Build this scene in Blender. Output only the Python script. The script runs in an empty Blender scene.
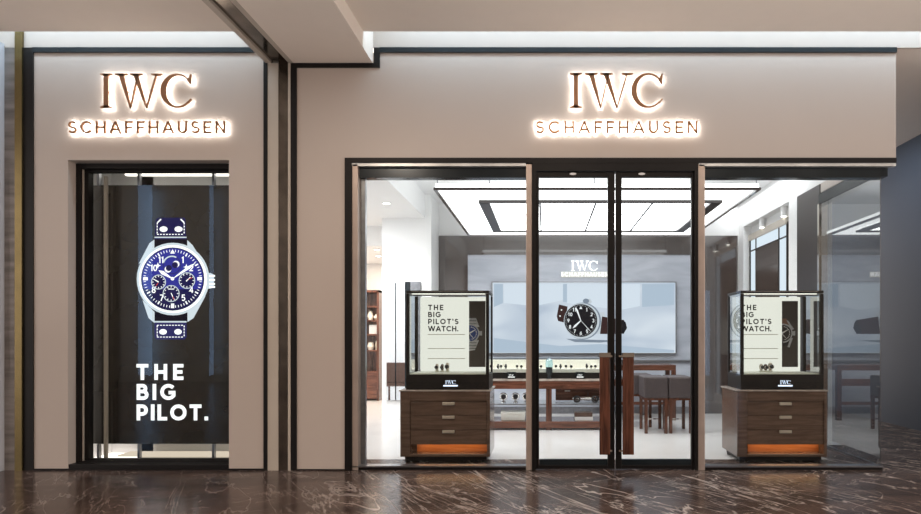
import bpy, bmesh, math, random
from mathutils import Vector, Matrix
random.seed(7)
SC = bpy.context.scene
COL = SC.collection
PI = math.pi

# ------------------------------------------------------------------ camera
S0, D = 0.0102, 6.6            # metres per photo pixel on the shopfront plane, camera distance
def PX(px, y=0.0): return (px - 545.0) * S0 * (D + y) / D
def PZ(py, y=0.0): return 1.35 - (py - 338.0) * S0 * (D + y) / D
cam_d = bpy.data.cameras.new('camera'); cam = bpy.data.objects.new('camera', cam_d); COL.objects.link(cam)
cam.location = (0, -D, 1.35); cam.rotation_euler = (PI/2, 0, 0)
cam_d.sensor_width = 36.0; cam_d.lens = (D / S0) / 921.0 * 36.0
cam_d.shift_x = -(545 - 460.5) / 921.0; cam_d.shift_y = (338 - 257.0) / 921.0
cam_d.clip_end = 100
SC.camera = cam

# ------------------------------------------------------------------ world, exposure
w = bpy.data.worlds.new('world'); SC.world = w; w.use_nodes = True
w.node_tree.nodes['Background'].inputs[0].default_value = (1.0, 0.88, 0.80, 1)
w.node_tree.nodes['Background'].inputs[1].default_value = 2.7
vs = SC.view_settings
vs.view_transform = 'Standard'; vs.look = 'None'; vs.gamma = 1.0; vs.exposure = 0.0
vs.use_curve_mapping = False
SC.cycles.use_denoising = True
SC.cycles.max_bounces = 10; SC.cycles.transparent_max_bounces = 24
SC.cycles.sample_clamp_indirect = 4.0
SC.cycles.caustics_reflective = False; SC.cycles.caustics_refractive = False

# ------------------------------------------------------------------ large lights
def area(name, loc, sx, sy, power, color, rot=(0, 0, 0), shape='RECTANGLE', spread=None):
    d = bpy.data.lights.new(name, 'AREA'); d.shape = shape; d.size = sx; d.size_y = sy
    d.energy = power; d.color = color
    if spread: d.spread = spread
    o = bpy.data.objects.new(name, d); COL.objects.link(o); o.location = loc; o.rotation_euler = rot
    return o
COOL = (0.64, 0.84, 1.0); WARM = (1.0, 0.80, 0.64); NEUT = (0.98, 0.98, 1.0)
# cove strips above the shopfront
area('cove_strip', (-4.3, -0.28, 4.74), 2.9, 0.10, 22, COOL)
area('cove_strip', (2.35, -0.28, 4.74), 8.0, 0.10, 60, COOL)
# mall ceiling downlights, in front of the shop
for x, pw in ((-2.15, 62), (0.2, 34), (2.2, 22), (3.9, 8)):
    area('mall_downlight', (x, -3.0, 4.14 if x < -2 else 4.28), 0.25, 0.25, pw, WARM, shape='DISK')
# added fill lamps at floor level, out of view, to brighten the mall ceiling
for x in (-4.4, 0.7, 3.6):
    area('floor_uplight', (x, -2.6, 0.02), 0.12, 0.12, 17, (1.0, 0.92, 0.86), rot=(PI, 0, 0), shape='DISK', spread=2.2)
# corridor beside the shop
area('corridor_downlight', (4.5, 3.0, 4.28), 0.25, 0.25, 14, (0.75, 0.88, 1.0), shape='DISK')
area('corridor_downlight', (4.5, 7.0, 4.28), 0.25, 0.25, 22, (0.75, 0.88, 1.0), shape='DISK')

# ------------------------------------------------------------------ materials
MATS = {}
def new_mat(name):
    m = bpy.data.materials.new(name); m.use_nodes = True; MATS[name] = m
    return m, m.node_tree, m.node_tree.nodes['Principled BSDF']
def mat(name, col, rough=0.5, metal=0.0, spec=0.5, var=0.04, scale=6.0, bump=0.0, coat=0.0):
    m, nt, b = new_mat(name)
    b.inputs['Roughness'].default_value = rough; b.inputs['Metallic'].default_value = metal
    b.inputs['Specular IOR Level'].default_value = spec; b.inputs['Coat Weight'].default_value = coat
    b.inputs['Coat Roughness'].default_value = 0.05
    tc = nt.nodes.new('ShaderNodeTexCoord'); n = nt.nodes.new('ShaderNodeTexNoise'); n.inputs['Scale'].default_value = scale
    n.inputs['Detail'].default_value = 3
    r = nt.nodes.new('ShaderNodeValToRGB')
    r.color_ramp.elements[0].position = 0.3; r.color_ramp.elements[1].position = 0.7
    r.color_ramp.elements[0].color = [c * (1 - var) for c in col] + [1]
    r.color_ramp.elements[1].color = [min(1, c * (1 + var)) for c in col] + [1]
    nt.links.new(tc.outputs['Object'], n.inputs['Vector']); nt.links.new(n.outputs['Fac'], r.inputs['Fac'])
    nt.links.new(r.outputs['Color'], b.inputs['Base Color'])
    if bump:
        bp = nt.nodes.new('ShaderNodeBump'); bp.inputs['Strength'].default_value = bump; bp.inputs['Distance'].default_value = 0.01
        nt.links.new(n.outputs['Fac'], bp.inputs['Height']); nt.links.new(bp.outputs['Normal'], b.inputs['Normal'])
    return m
def emit(name, col, strength):
    m = bpy.data.materials.new(name); m.use_nodes = True; nt = m.node_tree; nt.nodes.clear()
    e = nt.nodes.new('ShaderNodeEmission'); e.inputs[0].default_value = (*col, 1); e.inputs[1].default_value = strength
    o = nt.nodes.new('ShaderNodeOutputMaterial'); nt.links.new(e.outputs[0], o.inputs[0]); MATS[name] = m
    return m
def glass(name, tint=(1, 1, 1), ior=1.5, rough=0.0, extra=0.0):
    m = bpy.data.materials.new(name); m.use_nodes = True; nt = m.node_tree; nt.nodes.clear()
    t = nt.nodes.new('ShaderNodeBsdfTransparent'); t.inputs[0].default_value = (*tint, 1)
    g = nt.nodes.new('ShaderNodeBsdfGlossy'); g.inputs['Roughness'].default_value = rough
    f = nt.nodes.new('ShaderNodeFresnel'); f.inputs[0].default_value = ior
    ge = nt.nodes.new('ShaderNodeNewGeometry')
    a = nt.nodes.new('ShaderNodeMath'); a.operation = 'SUBTRACT'; a.inputs[0].default_value = 1
    nt.links.new(ge.outputs['Backfacing'], a.inputs[1])
    ad = nt.nodes.new('ShaderNodeMath'); ad.operation = 'ADD'; ad.inputs[1].default_value = extra; ad.use_clamp = True
    nt.links.new(f.outputs[0], ad.inputs[0])
    mu = nt.nodes.new('ShaderNodeMath'); mu.operation = 'MULTIPLY'
    nt.links.new(a.outputs[0], mu.inputs[0]); nt.links.new(ad.outputs[0], mu.inputs[1])
    mx = nt.nodes.new('ShaderNodeMixShader'); nt.links.new(mu.outputs[0], mx.inputs[0])
    nt.links.new(t.outputs[0], mx.inputs[1]); nt.links.new(g.outputs[0], mx.inputs[2])
    o = nt.nodes.new('ShaderNodeOutputMaterial'); nt.links.new(mx.outputs[0], o.inputs[0]); MATS[name] = m
    return m
def wood(name, c0, c1, rough=0.25, axis='Z', scale=1.0):
    m, nt, b = new_mat(name)
    b.inputs['Roughness'].default_value = rough
    b.inputs['Coat Weight'].default_value = 0.25; b.inputs['Coat Roughness'].default_value = 0.08
    tc = nt.nodes.new('ShaderNodeTexCoord'); mp = nt.nodes.new('ShaderNodeMapping')
    mp.inputs['Scale'].default_value = {'X': (1.2, 14, 14), 'Z': (14, 14, 1.2)}[axis]
    n = nt.nodes.new('ShaderNodeTexNoise'); n.inputs['Scale'].default_value = 2.2 * scale; n.inputs['Detail'].default_value = 6
    n.inputs['Distortion'].default_value = 0.6
    r = nt.nodes.new('ShaderNodeValToRGB'); r.color_ramp.elements[0].position = 0.35; r.color_ramp.elements[1].position = 0.68
    r.color_ramp.elements[0].color = (*c0, 1); r.color_ramp.elements[1].color = (*c1, 1)
    nt.links.new(tc.outputs['Object'], mp.inputs[0]); nt.links.new(mp.outputs[0], n.inputs['Vector'])
    nt.links.new(n.outputs['Fac'], r.inputs[0]); nt.links.new(r.outputs[0], b.inputs['Base Color'])
    return m
def marble_dark(name):
    m, nt, b = new_mat(name)
    tc = nt.nodes.new('ShaderNodeTexCoord')
    L = nt.links.new
    def vein(rot, sc, dist, scale, width):
        vr = nt.nodes.new('ShaderNodeVectorRotate'); vr.rotation_type = 'Z_AXIS'; vr.inputs['Angle'].default_value = rot
        mp = nt.nodes.new('ShaderNodeMapping'); mp.inputs['Scale'].default_value = sc
        L(tc.outputs['Object'], vr.inputs['Vector']); L(vr.outputs[0], mp.inputs[0])
        n = nt.nodes.new('ShaderNodeTexNoise'); n.inputs['Scale'].default_value = scale; n.inputs['Detail'].default_value = 5
        n.inputs['Roughness'].default_value = 0.55; n.inputs['Distortion'].default_value = dist
        L(mp.outputs[0], n.inputs['Vector'])
        s = nt.nodes.new('ShaderNodeMath'); s.operation = 'SUBTRACT'; s.inputs[1].default_value = 0.5; L(n.outputs['Fac'], s.inputs[0])
        a = nt.nodes.new('ShaderNodeMath'); a.operation = 'ABSOLUTE'; L(s.outputs[0], a.inputs[0])
        mr = nt.nodes.new('ShaderNodeMapRange'); mr.inputs[1].default_value = 0; mr.inputs[2].default_value = width
        mr.inputs[3].default_value = 1; mr.inputs[4].default_value = 0; L(a.outputs[0], mr.inputs[0])
        return mr.outputs[0]
    v1 = vein(1.10, (0.28, 1.7, 1), 0.9, 1.3, 0.0085)
    v2 = vein(0.95, (0.40, 2.4, 1), 1.2, 2.6, 0.020)
    v3 = vein(-0.7, (0.5, 1.5, 1), 1.6, 1.2, 0.0028)
    msk = nt.nodes.new('ShaderNodeTexNoise'); msk.inputs['Scale'].default_value = 0.9; msk.inputs['Detail'].default_value = 3
    L(tc.outputs['Object'], msk.inputs['Vector'])
    mm = nt.nodes.new('ShaderNodeMapRange'); mm.inputs[1].default_value = 0.48; mm.inputs[2].default_value = 0.62; L(msk.outputs['Fac'], mm.inputs[0])
    mu = nt.nodes.new('ShaderNodeMath'); mu.operation = 'MULTIPLY'; L(v2, mu.inputs[0]); L(mm.outputs[0], mu.inputs[1])
    mx = nt.nodes.new('ShaderNodeMath'); mx.operation = 'MAXIMUM'; L(v1, mx.inputs[0]); L(mu.outputs[0], mx.inputs[1])
    mx2 = nt.nodes.new('ShaderNodeMath'); mx2.operation = 'MAXIMUM'; L(mx.outputs[0], mx2.inputs[0]); L(v3, mx2.inputs[1])
    base = nt.nodes.new('ShaderNodeValToRGB'); base.color_ramp.elements[0].position = 0.3; base.color_ramp.elements[1].position = 0.75
    base.color_ramp.elements[0].color = (0.026, 0.017, 0.015, 1); base.color_ramp.elements[1].color = (0.105, 0.070, 0.057, 1)
    bn = nt.nodes.new('ShaderNodeTexNoise'); bn.inputs['Scale'].default_value = 3.0; bn.inputs['Detail'].default_value = 8
    mp = nt.nodes.new('ShaderNodeMapping'); mp.inputs['Rotation'].default_value = (0, 0, 0.7); mp.inputs['Scale'].default_value = (0.5, 2, 1)
    L(tc.outputs['Object'], mp.inputs[0]); L(mp.outputs[0], bn.inputs['Vector']); L(bn.outputs['Fac'], base.inputs[0])
    mix = nt.nodes.new('ShaderNodeMixRGB'); mix.inputs[2].default_value = (0.62, 0.55, 0.50, 1)
    fm = nt.nodes.new('ShaderNodeMath'); fm.operation = 'MULTIPLY'; fm.inputs[1].default_value = 0.62; L(mx2.outputs[0], fm.inputs[0])
    sx = nt.nodes.new('ShaderNodeSeparateXYZ'); L(tc.outputs['Object'], sx.inputs[0])
    dn = nt.nodes.new('ShaderNodeMapRange'); dn.inputs[1].default_value = -0.6; dn.inputs[2].default_value = 2.2
    dn.inputs[3].default_value = 0.30; dn.inputs[4].default_value = 1.0; L(sx.outputs[0], dn.inputs[0])
    fm2 = nt.nodes.new('ShaderNodeMath'); fm2.operation = 'MULTIPLY'; L(fm.outputs[0], fm2.inputs[0]); L(dn.outputs[0], fm2.inputs[1])
    L(fm2.outputs[0], mix.inputs[0]); L(base.outputs[0], mix.inputs[1]); L(mix.outputs[0], b.inputs['Base Color'])
    b.inputs['Roughness'].default_value = 0.2; b.inputs['Specular IOR Level'].default_value = 0.11
    return m
def marble_grey(name):
    m, nt, b = new_mat(name)
    tc = nt.nodes.new('ShaderNodeTexCoord'); n = nt.nodes.new('ShaderNodeTexNoise')
    mp = nt.nodes.new('ShaderNodeMapping'); mp.inputs['Scale'].default_value = (0.5, 1, 2.2); mp.inputs['Rotation'].default_value = (0, 0.2, 0)
    n.inputs['Scale'].default_value = 2.5; n.inputs['Detail'].default_value = 8; n.inputs['Distortion'].default_value = 0.8
    r = nt.nodes.new('ShaderNodeValToRGB')
    r.color_ramp.elements[0].position = 0.3; r.color_ramp.elements[1].position = 0.7
    r.color_ramp.elements[0].color = (0.40, 0.43, 0.50, 1); r.color_ramp.elements[1].color = (0.55, 0.58, 0.65, 1)
    nt.links.new(tc.outputs['Object'], mp.inputs[0]); nt.links.new(mp.outputs[0], n.inputs['Vector'])
    nt.links.new(n.outputs['Fac'], r.inputs[0]); nt.links.new(r.outputs[0], b.inputs['Base Color'])
    b.inputs['Roughness'].default_value = 0.35
    return m
def stone_tiles(name):
    m, nt, b = new_mat(name)
    tc = nt.nodes.new('ShaderNodeTexCoord'); n = nt.nodes.new('ShaderNodeTexNoise')
    mp = nt.nodes.new('ShaderNodeMapping'); mp.inputs['Scale'].default_value = (1, 1, 8)
    n.inputs['Scale'].default_value = 1.6; n.inputs['Detail'].default_value = 6
    r = nt.nodes.new('ShaderNodeValToRGB'); r.color_ramp.elements[0].position = 0.3; r.color_ramp.elements[1].position = 0.7
    r.color_ramp.elements[0].color = (0.13, 0.115, 0.105, 1); r.color_ramp.elements[1].color = (0.32, 0.29, 0.27, 1)
    nt.links.new(tc.outputs['Object'], mp.inputs[0]); nt.links.new(mp.outputs[0], n.inputs['Vector'])
    nt.links.new(n.outputs['Fac'], r.inputs[0]); nt.links.new(r.outputs[0], b.inputs['Base Color'])
    b.inputs['Roughness'].default_value = 0.35
    return m

M_TAUPE = mat('taupe_panel', (0.535, 0.47, 0.425), 0.42, var=0.015, scale=1.2)
M_MALLCEIL = mat('mall_ceiling_paint', (0.88, 0.81, 0.74), 0.8, var=0.01)
M_COVE = mat('cove_white', (0.53, 0.46, 0.41), 0.7, var=0.01)
M_BLACK = mat('black_bronze', (0.007, 0.006, 0.006), 0.45, spec=0.25, var=0.1)
M_BLUEBLK = mat('blued_black_metal', (0.016, 0.024, 0.030), 0.22, metal=0.4, var=0.1)
M_FLOOR = marble_dark('dark_marble')
M_CHROME = mat('polished_chrome', (0.62, 0.58, 0.54), 0.08, metal=1.0, var=0.05)
M_STEEL = mat('brushed_steel', (0.33, 0.34, 0.37), 0.28, metal=1.0, var=0.12, scale=20)
M_CHMIR = mat('dark_mirror_channel', (0.16, 0.14, 0.12), 0.15, metal=0.9, var=0.35, scale=5)
M_PIL = mat('beige_pilaster', (0.50, 0.45, 0.39), 0.5, var=0.02)
M_GOLD = mat('olive_brass', (0.20, 0.155, 0.07), 0.25, metal=0.8, var=0.1)
M_STONE = stone_tiles('striped_stone')
M_WHITE = mat('white_paint', (0.83, 0.83, 0.83), 0.55, var=0.01)
M_LIGHTPANEL_WALL = mat('pale_grey_panel', (0.55, 0.57, 0.62), 0.4, var=0.02)
M_CREAMFLOOR = mat('cream_stone_floor', (0.70, 0.68, 0.67), 0.22, var=0.03, scale=2)
M_TAUPEDK = mat('taupe_lacquer', (0.115, 0.092, 0.085), 0.16, var=0.06, scale=2, coat=0.6)
M_BROWNDK = mat('dark_brown_lacquer', (0.022, 0.016, 0.015), 0.35, var=0.05)
M_PORTAL = mat('glossy_dark_bronze_portal', (0.050, 0.035, 0.031), 0.10, var=0.08, scale=2, spec=1.0, coat=1.0)
M_STRIPM = mat('bright_satin_strip', (0.72, 0.76, 0.77), 0.35, metal=0.4, var=0.25, scale=3)
M_POSTM = mat('champagne_metal', (0.50, 0.42, 0.37), 0.35, metal=0.5, var=0.08)
M_GREYMARB = marble_grey('grey_marble')
M_BLUEWALL = mat('slate_blue_wall', (0.026, 0.045, 0.078), 0.6, var=0.04, scale=1)
M_OPP = mat('opposite_wall_dark', (0.18, 0.155, 0.13), 0.6, var=0.1)
M_GLASS = glass('clear_glass', (0.97, 0.985, 0.98), 1.5)
M_SIDEGLASS = glass('reflective_side_glass', (0.72, 0.78, 0.84), 1.6, 0.0, 0.20)
M_CASEGLASS = glass('case_glass', (0.98, 0.99, 0.985), 1.45)
M_CASESIDE = glass('case_side_glass', (0.9, 0.92, 0.92), 1.9, 0.0, 0.34)
M_WOOD = wood('walnut', (0.050, 0.018, 0.011), (0.150, 0.055, 0.032))
M_WOODX = wood('walnut_long', (0.070, 0.024, 0.014), (0.185, 0.068, 0.040), axis='X')
M_CABWOOD = wood('dark_cabinet_wood', (0.095, 0.058, 0.042), (0.150, 0.094, 0.070), rough=0.18, axis='X')
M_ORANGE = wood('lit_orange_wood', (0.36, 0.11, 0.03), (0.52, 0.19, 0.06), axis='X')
M_HANDLE = mat('pale_nickel', (0.62, 0.55, 0.47), 0.3, metal=0.6, var=0.03)
M_STONETOP = mat('cabinet_top_edge', (0.42, 0.36, 0.32), 0.2, var=0.2, scale=12)
M_POSTER = mat('cream_poster', (0.80, 0.82, 0.74), 0.6, var=0.01)
M_INK = mat('black_ink', (0.02, 0.02, 0.02), 0.6, var=0.02)
M_GREYINK = mat('grey_ink', (0.60, 0.57, 0.49), 0.6, var=0.02)
M_POSTERDK = mat('dark_brown_poster', (0.055, 0.046, 0.042), 0.5, var=0.03)
M_BRONZE = mat('brushed_bronze_letter', (0.34, 0.17, 0.09), 0.35, metal=0.55, var=0.08, scale=10)
M_LEATHER = mat('dark_grey_brown_upholstery', (0.062, 0.048, 0.050), 0.55, var=0.12, scale=30, bump=0.2)
M_BRLEATHER = mat('brown_leather', (0.10, 0.055, 0.042), 0.4, var=0.12, scale=25, bump=0.2)
M_MIRROR = mat('mirror', (0.86, 0.90, 0.95), 0.02, metal=1.0, var=0.0)
M_SILVER = mat('silver', (0.70, 0.71, 0.73), 0.15, metal=1.0, var=0.03)
M_CREAM = mat('cream_leather_tray', (0.80, 0.76, 0.68), 0.6, var=0.03)
M_BLUEGLASS = glass('pale_blue_glass', (0.70, 0.88, 0.95), 1.5, 0.02, 0.12)
M_BOXWHITE = mat('off_white_box', (0.72, 0.71, 0.66), 0.5, var=0.03)
M_DIAL = mat('watch_dial_black', (0.02, 0.02, 0.025), 0.3, var=0.02)
M_DIALB = mat('watch_dial_blue', (0.02, 0.06, 0.25), 0.3, var=0.1)
M_PWHITE = mat('print_white', (0.80, 0.82, 0.84), 0.5, var=0.01)
M_PSTEEL = mat('print_steel', (0.46, 0.49, 0.53), 0.4, var=0.25, scale=60)
M_PBROWN = mat('print_brown', (0.22, 0.11, 0.07), 0.5, var=0.1)
M_RED = mat('red_paint', (0.5, 0.05, 0.04), 0.5)
E_PANEL = emit('luminous_ceiling', (0.98, 0.99, 1.0), 5.6)
E_PANEL2 = emit('luminous_ceiling_outer', (0.98, 0.99, 1.0), 2.7)
E_HALO = emit('halo_led', (1.0, 0.93, 0.84), 19.0)
E_HALOSM = emit('halo_led_small', (1.0, 0.93, 0.84), 36.0)
E_WHITE = emit('white_letters', (1.0, 1.0, 1.0), 1.6)
E_POSTER = emit('backlit_cream_board', (0.90, 0.885, 0.80), 1.0)
E_LOGO = emit('logo_blue_white', (0.70, 0.80, 1.0), 1.8)
E_COOLWIN = emit('cool_white_light', (0.80, 0.90, 1.0), 1.0)
E_STRIP = emit('cool_strip', (0.45, 0.66, 1.0), 2.6)
E_SPOT = emit('downlight_lens', (1.0, 0.95, 0.86), 14.0)
E_WARMLED = emit('warm_led', (1.0, 0.66, 0.36), 8.0)
E_WARMBAR = emit('warm_white_bar', (1.0, 0.92, 0.82), 2.6)
E_FOOTBAR = emit('warm_foot_bar', (1.0, 0.84, 0.66), 0.75)
E_LOGOW = emit('bright_white_letters', (1.0, 0.99, 0.97), 2.2)
E_GLOW = emit('soft_logo_glow', (1.0, 0.97, 0.92), 0.85)
E_CREAM = emit('cream_glow', (1.0, 0.96, 0.86), 1.6)
def scr(name, col, s=1.0): return emit(name, col, s)
S_DARK = mat('display_glass_dark', (0.022, 0.020, 0.016), 0.12, var=0.1, scale=1.5, coat=0.3)
S_WHITE = scr('screen_white', (1, 1, 1), 1.3); S_STEEL = scr('screen_steel', (0.72, 0.80, 0.86), 1.0)
S_BLUE = scr('screen_blue', (0.03, 0.035, 0.32), 1.0); S_DBLUE = scr('screen_dark_blue', (0.010, 0.010, 0.075), 1.0)
S_STRAP = scr('screen_strap', (0.025, 0.025, 0.12), 1.0); S_BLK = scr('screen_black', (0.004, 0.004, 0.012), 1.0)
S_RED = scr('screen_red', (0.6, 0.05, 0.05), 1.0); S_SILV = scr('screen_silver_grey', (0.42, 0.48, 0.54), 1.0)

# ------------------------------------------------------------------ mesh helpers
class MB:
    def __init__(s): s.bm = bmesh.new()
    def _q(s, vs, mi):
        try: f = s.bm.faces.new(vs); f.material_index = mi; return f
        except ValueError: return None
    def box(s, x0, x1, y0, y1, z0, z1, mi=0):
        x0, x1 = sorted((x0, x1)); y0, y1 = sorted((y0, y1)); z0, z1 = sorted((z0, z1))
        v = [s.bm.verts.new(p) for p in ((x0,y0,z0),(x1,y0,z0),(x1,y1,z0),(x0,y1,z0),(x0,y0,z1),(x1,y0,z1),(x1,y1,z1),(x0,y1,z1))]
        for q in ((0,3,2,1),(4,5,6,7),(0,1,5,4),(1,2,6,5),(2,3,7,6),(3,0,4,7)): s._q([v[i] for i in q], mi)
        return s
    def prism(s, poly, yf, yb, mf=0, mb=None, ms=None):
        mb = mf if mb is None else mb; ms = mf if ms is None else ms
        a = [s.bm.verts.new((x, yf, z)) for x, z in poly]; b = [s.bm.verts.new((x, yb, z)) for x, z in poly]
        s._q(a, mf); s._q(b[::-1], mb); n = len(poly)
        for i in range(n): s._q([a[i], b[i], b[(i+1) % n], a[(i+1) % n]], ms)
        return s
    def ribbon(s, pts, wid, yf, yb, mf=0, mb=None, ms=None, closed=False):
        n = len(pts)
        if not isinstance(wid, (list, tuple)): wid = [wid] * n
        L, R = [], []
        for i, p in enumerate(pts):
            def unit(a, b):
                dx, dz = b[0]-a[0], b[1]-a[1]; l = math.hypot(dx, dz) or 1; return dx/l, dz/l
            if closed or 0 < i < n-1:
                u = unit(pts[i-1], p); v = unit(p, pts[(i+1) % n])
            elif i == 0: u = v = unit(p, pts[1])
            else: u = v = unit(pts[i-1], p)
            nx, nz = -(u[1]+v[1]), (u[0]+v[0]); l = math.hypot(nx, nz) or 1; nx /= l; nz /= l
            c = max(0.45, nx * -u[1] + nz * u[0]); h = wid[i] / 2 / c
            L.append((p[0]+nx*h, p[1]+nz*h)); R.append((p[0]-nx*h, p[1]-nz*h))
        for i in range(n if closed else n-1):
            j = (i+1) % n
            s.prism([L[i], L[j], R[j], R[i]], yf, yb, mf, mb, ms)
        return s
    def disc(s, cx, cz, r, yf, yb, mi=0, n=40, ry=None):
        ry = ry or r
        return s.prism([(cx + r*math.cos(2*PI*k/n), cz + ry*math.sin(2*PI*k/n)) for k in range(n)], yf, yb, mi)
    def tube(s, a, b, r0, r1=None, mi=0, n=16):
        r1 = r0 if r1 is None else r1
        a, b = Vector(a), Vector(b); d = (b-a).normalized()
        u = d.orthogonal().normalized(); w_ = d.cross(u)
        A = [s.bm.verts.new(a + (u*math.cos(2*PI*k/n) + w_*math.sin(2*PI*k/n))*r0) for k in range(n)]
        B = [s.bm.verts.new(b + (u*math.cos(2*PI*k/n) + w_*math.sin(2*PI*k/n))*r1) for k in range(n)]
        s._q(A[::-1], mi); s._q(B, mi)
        for k in range(n): s._q([A[k], A[(k+1) % n], B[(k+1) % n], B[k]], mi)
        return s
    def lathe(s, cx, cy, prof, mi=0, n=24):
        rings = [[s.bm.verts.new((cx + r*math.cos(2*PI*k/n), cy + r*math.sin(2*PI*k/n), z)) for k in range(n)] for r, z in prof]
        for a, b in zip(rings, rings[1:]):
            for k in range(n): s._q([a[k], a[(k+1) % n], b[(k+1) % n], b[k]], mi)
        s._q(rings[0][::-1], mi); s._q(rings[-1], mi)
        return s
    def torus(s, c, R, r, axis='Y', mi=0, n=24, m=8):
        g = []
        for i in range(n):
            a = 2*PI*i/n; row = []
            for j in range(m):
                b = 2*PI*j/m; q = R + r*math.cos(b); p = (q*math.cos(a), q*math.sin(a), r*math.sin(b))
                if axis == 'Y': p = (p[0], p[2], p[1])
                elif axis == 'X': p = (p[2], p[0], p[1])
                row.append(s.bm.verts.new((c[0]+p[0], c[1]+p[1], c[2]+p[2])))
            g.append(row)
        for i in range(n):
            for j in range(m): s._q([g[i][j], g[(i+1) % n][j], g[(i+1) % n][(j+1) % m], g[i][(j+1) % m]], mi)
        return s
    def frame(s, x0, x1, z0, z1, y0, y1, t, mi=0):
        s.box(x0, x0+t, y0, y1, z0, z1, mi).box(x1-t, x1, y0, y1, z0, z1, mi)
        return s.box(x0+t, x1-t, y0, y1, z1-t, z1, mi).box(x0+t, x1-t, y0, y1, z0, z0+t, mi)
    def build(s, name, mats, parent=None, loc=None, bevel=0.0, smooth=False):
        bmesh.ops.recalc_face_normals(s.bm, faces=s.bm.faces)
        off = parent_world(parent) if parent else Vector((0, 0, 0))
        if loc is not None: off = Vector(loc)
        if loc is None and parent is None and s.bm.verts:
            xs = [v.co.x for v in s.bm.verts]; ys = [v.co.y for v in s.bm.verts]; zs = [v.co.z for v in s.bm.verts]
            off = Vector(((min(xs)+max(xs))/2, (min(ys)+max(ys))/2, min(zs)))
        for v in s.bm.verts: v.co -= off
        me = bpy.data.meshes.new(name)
        if smooth:
            for f in s.bm.faces: f.smooth = True
        s.bm.to_mesh(me); s.bm.free()
        o = bpy.data.objects.new(name, me); COL.objects.link(o)
        for m in (mats if isinstance(mats, (list, tuple)) else [mats]): me.materials.append(m)
        if parent: o.parent = parent
        else: o.location = off
        if bevel:
            b = o.modifiers.new('bevel', 'BEVEL'); b.width = bevel; b.segments = 2; b.limit_method = 'ANGLE'; b.angle_limit = 0.6
        if smooth:
            try: me.set_sharp_from_angle(angle=0.7)
            except Exception: pass
        return o
def parent_world(p):
    v = Vector(p.location); q = p.parent
    while q: v += Vector(q.location); q = q.parent
    return v
def thing(name, label, cat, loc, group=None):
    o = bpy.data.objects.new(name, None); COL.objects.link(o); o.empty_display_size = 0.1
    o.location = loc; return tag(o, label, cat, group)
def tag(o, label, cat, group=None, kind=None):
    o['label'] = label; o['category'] = cat
    if group: o['group'] = group
    if kind: o['kind'] = kind
    return o
def struct(name, mb, mats, label=None, parent=None, bevel=0):
    o = mb.build(name, mats, parent, bevel=bevel)
    if parent is None: o['kind'] = 'structure'
    if label: o['label'] = label
    return o
def copy_tree(o, parent=None):
    c = o.copy(); COL.objects.link(c); c.parent = parent
    for ch in list(o.children): copy_tree(ch, c)
    return c

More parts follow.
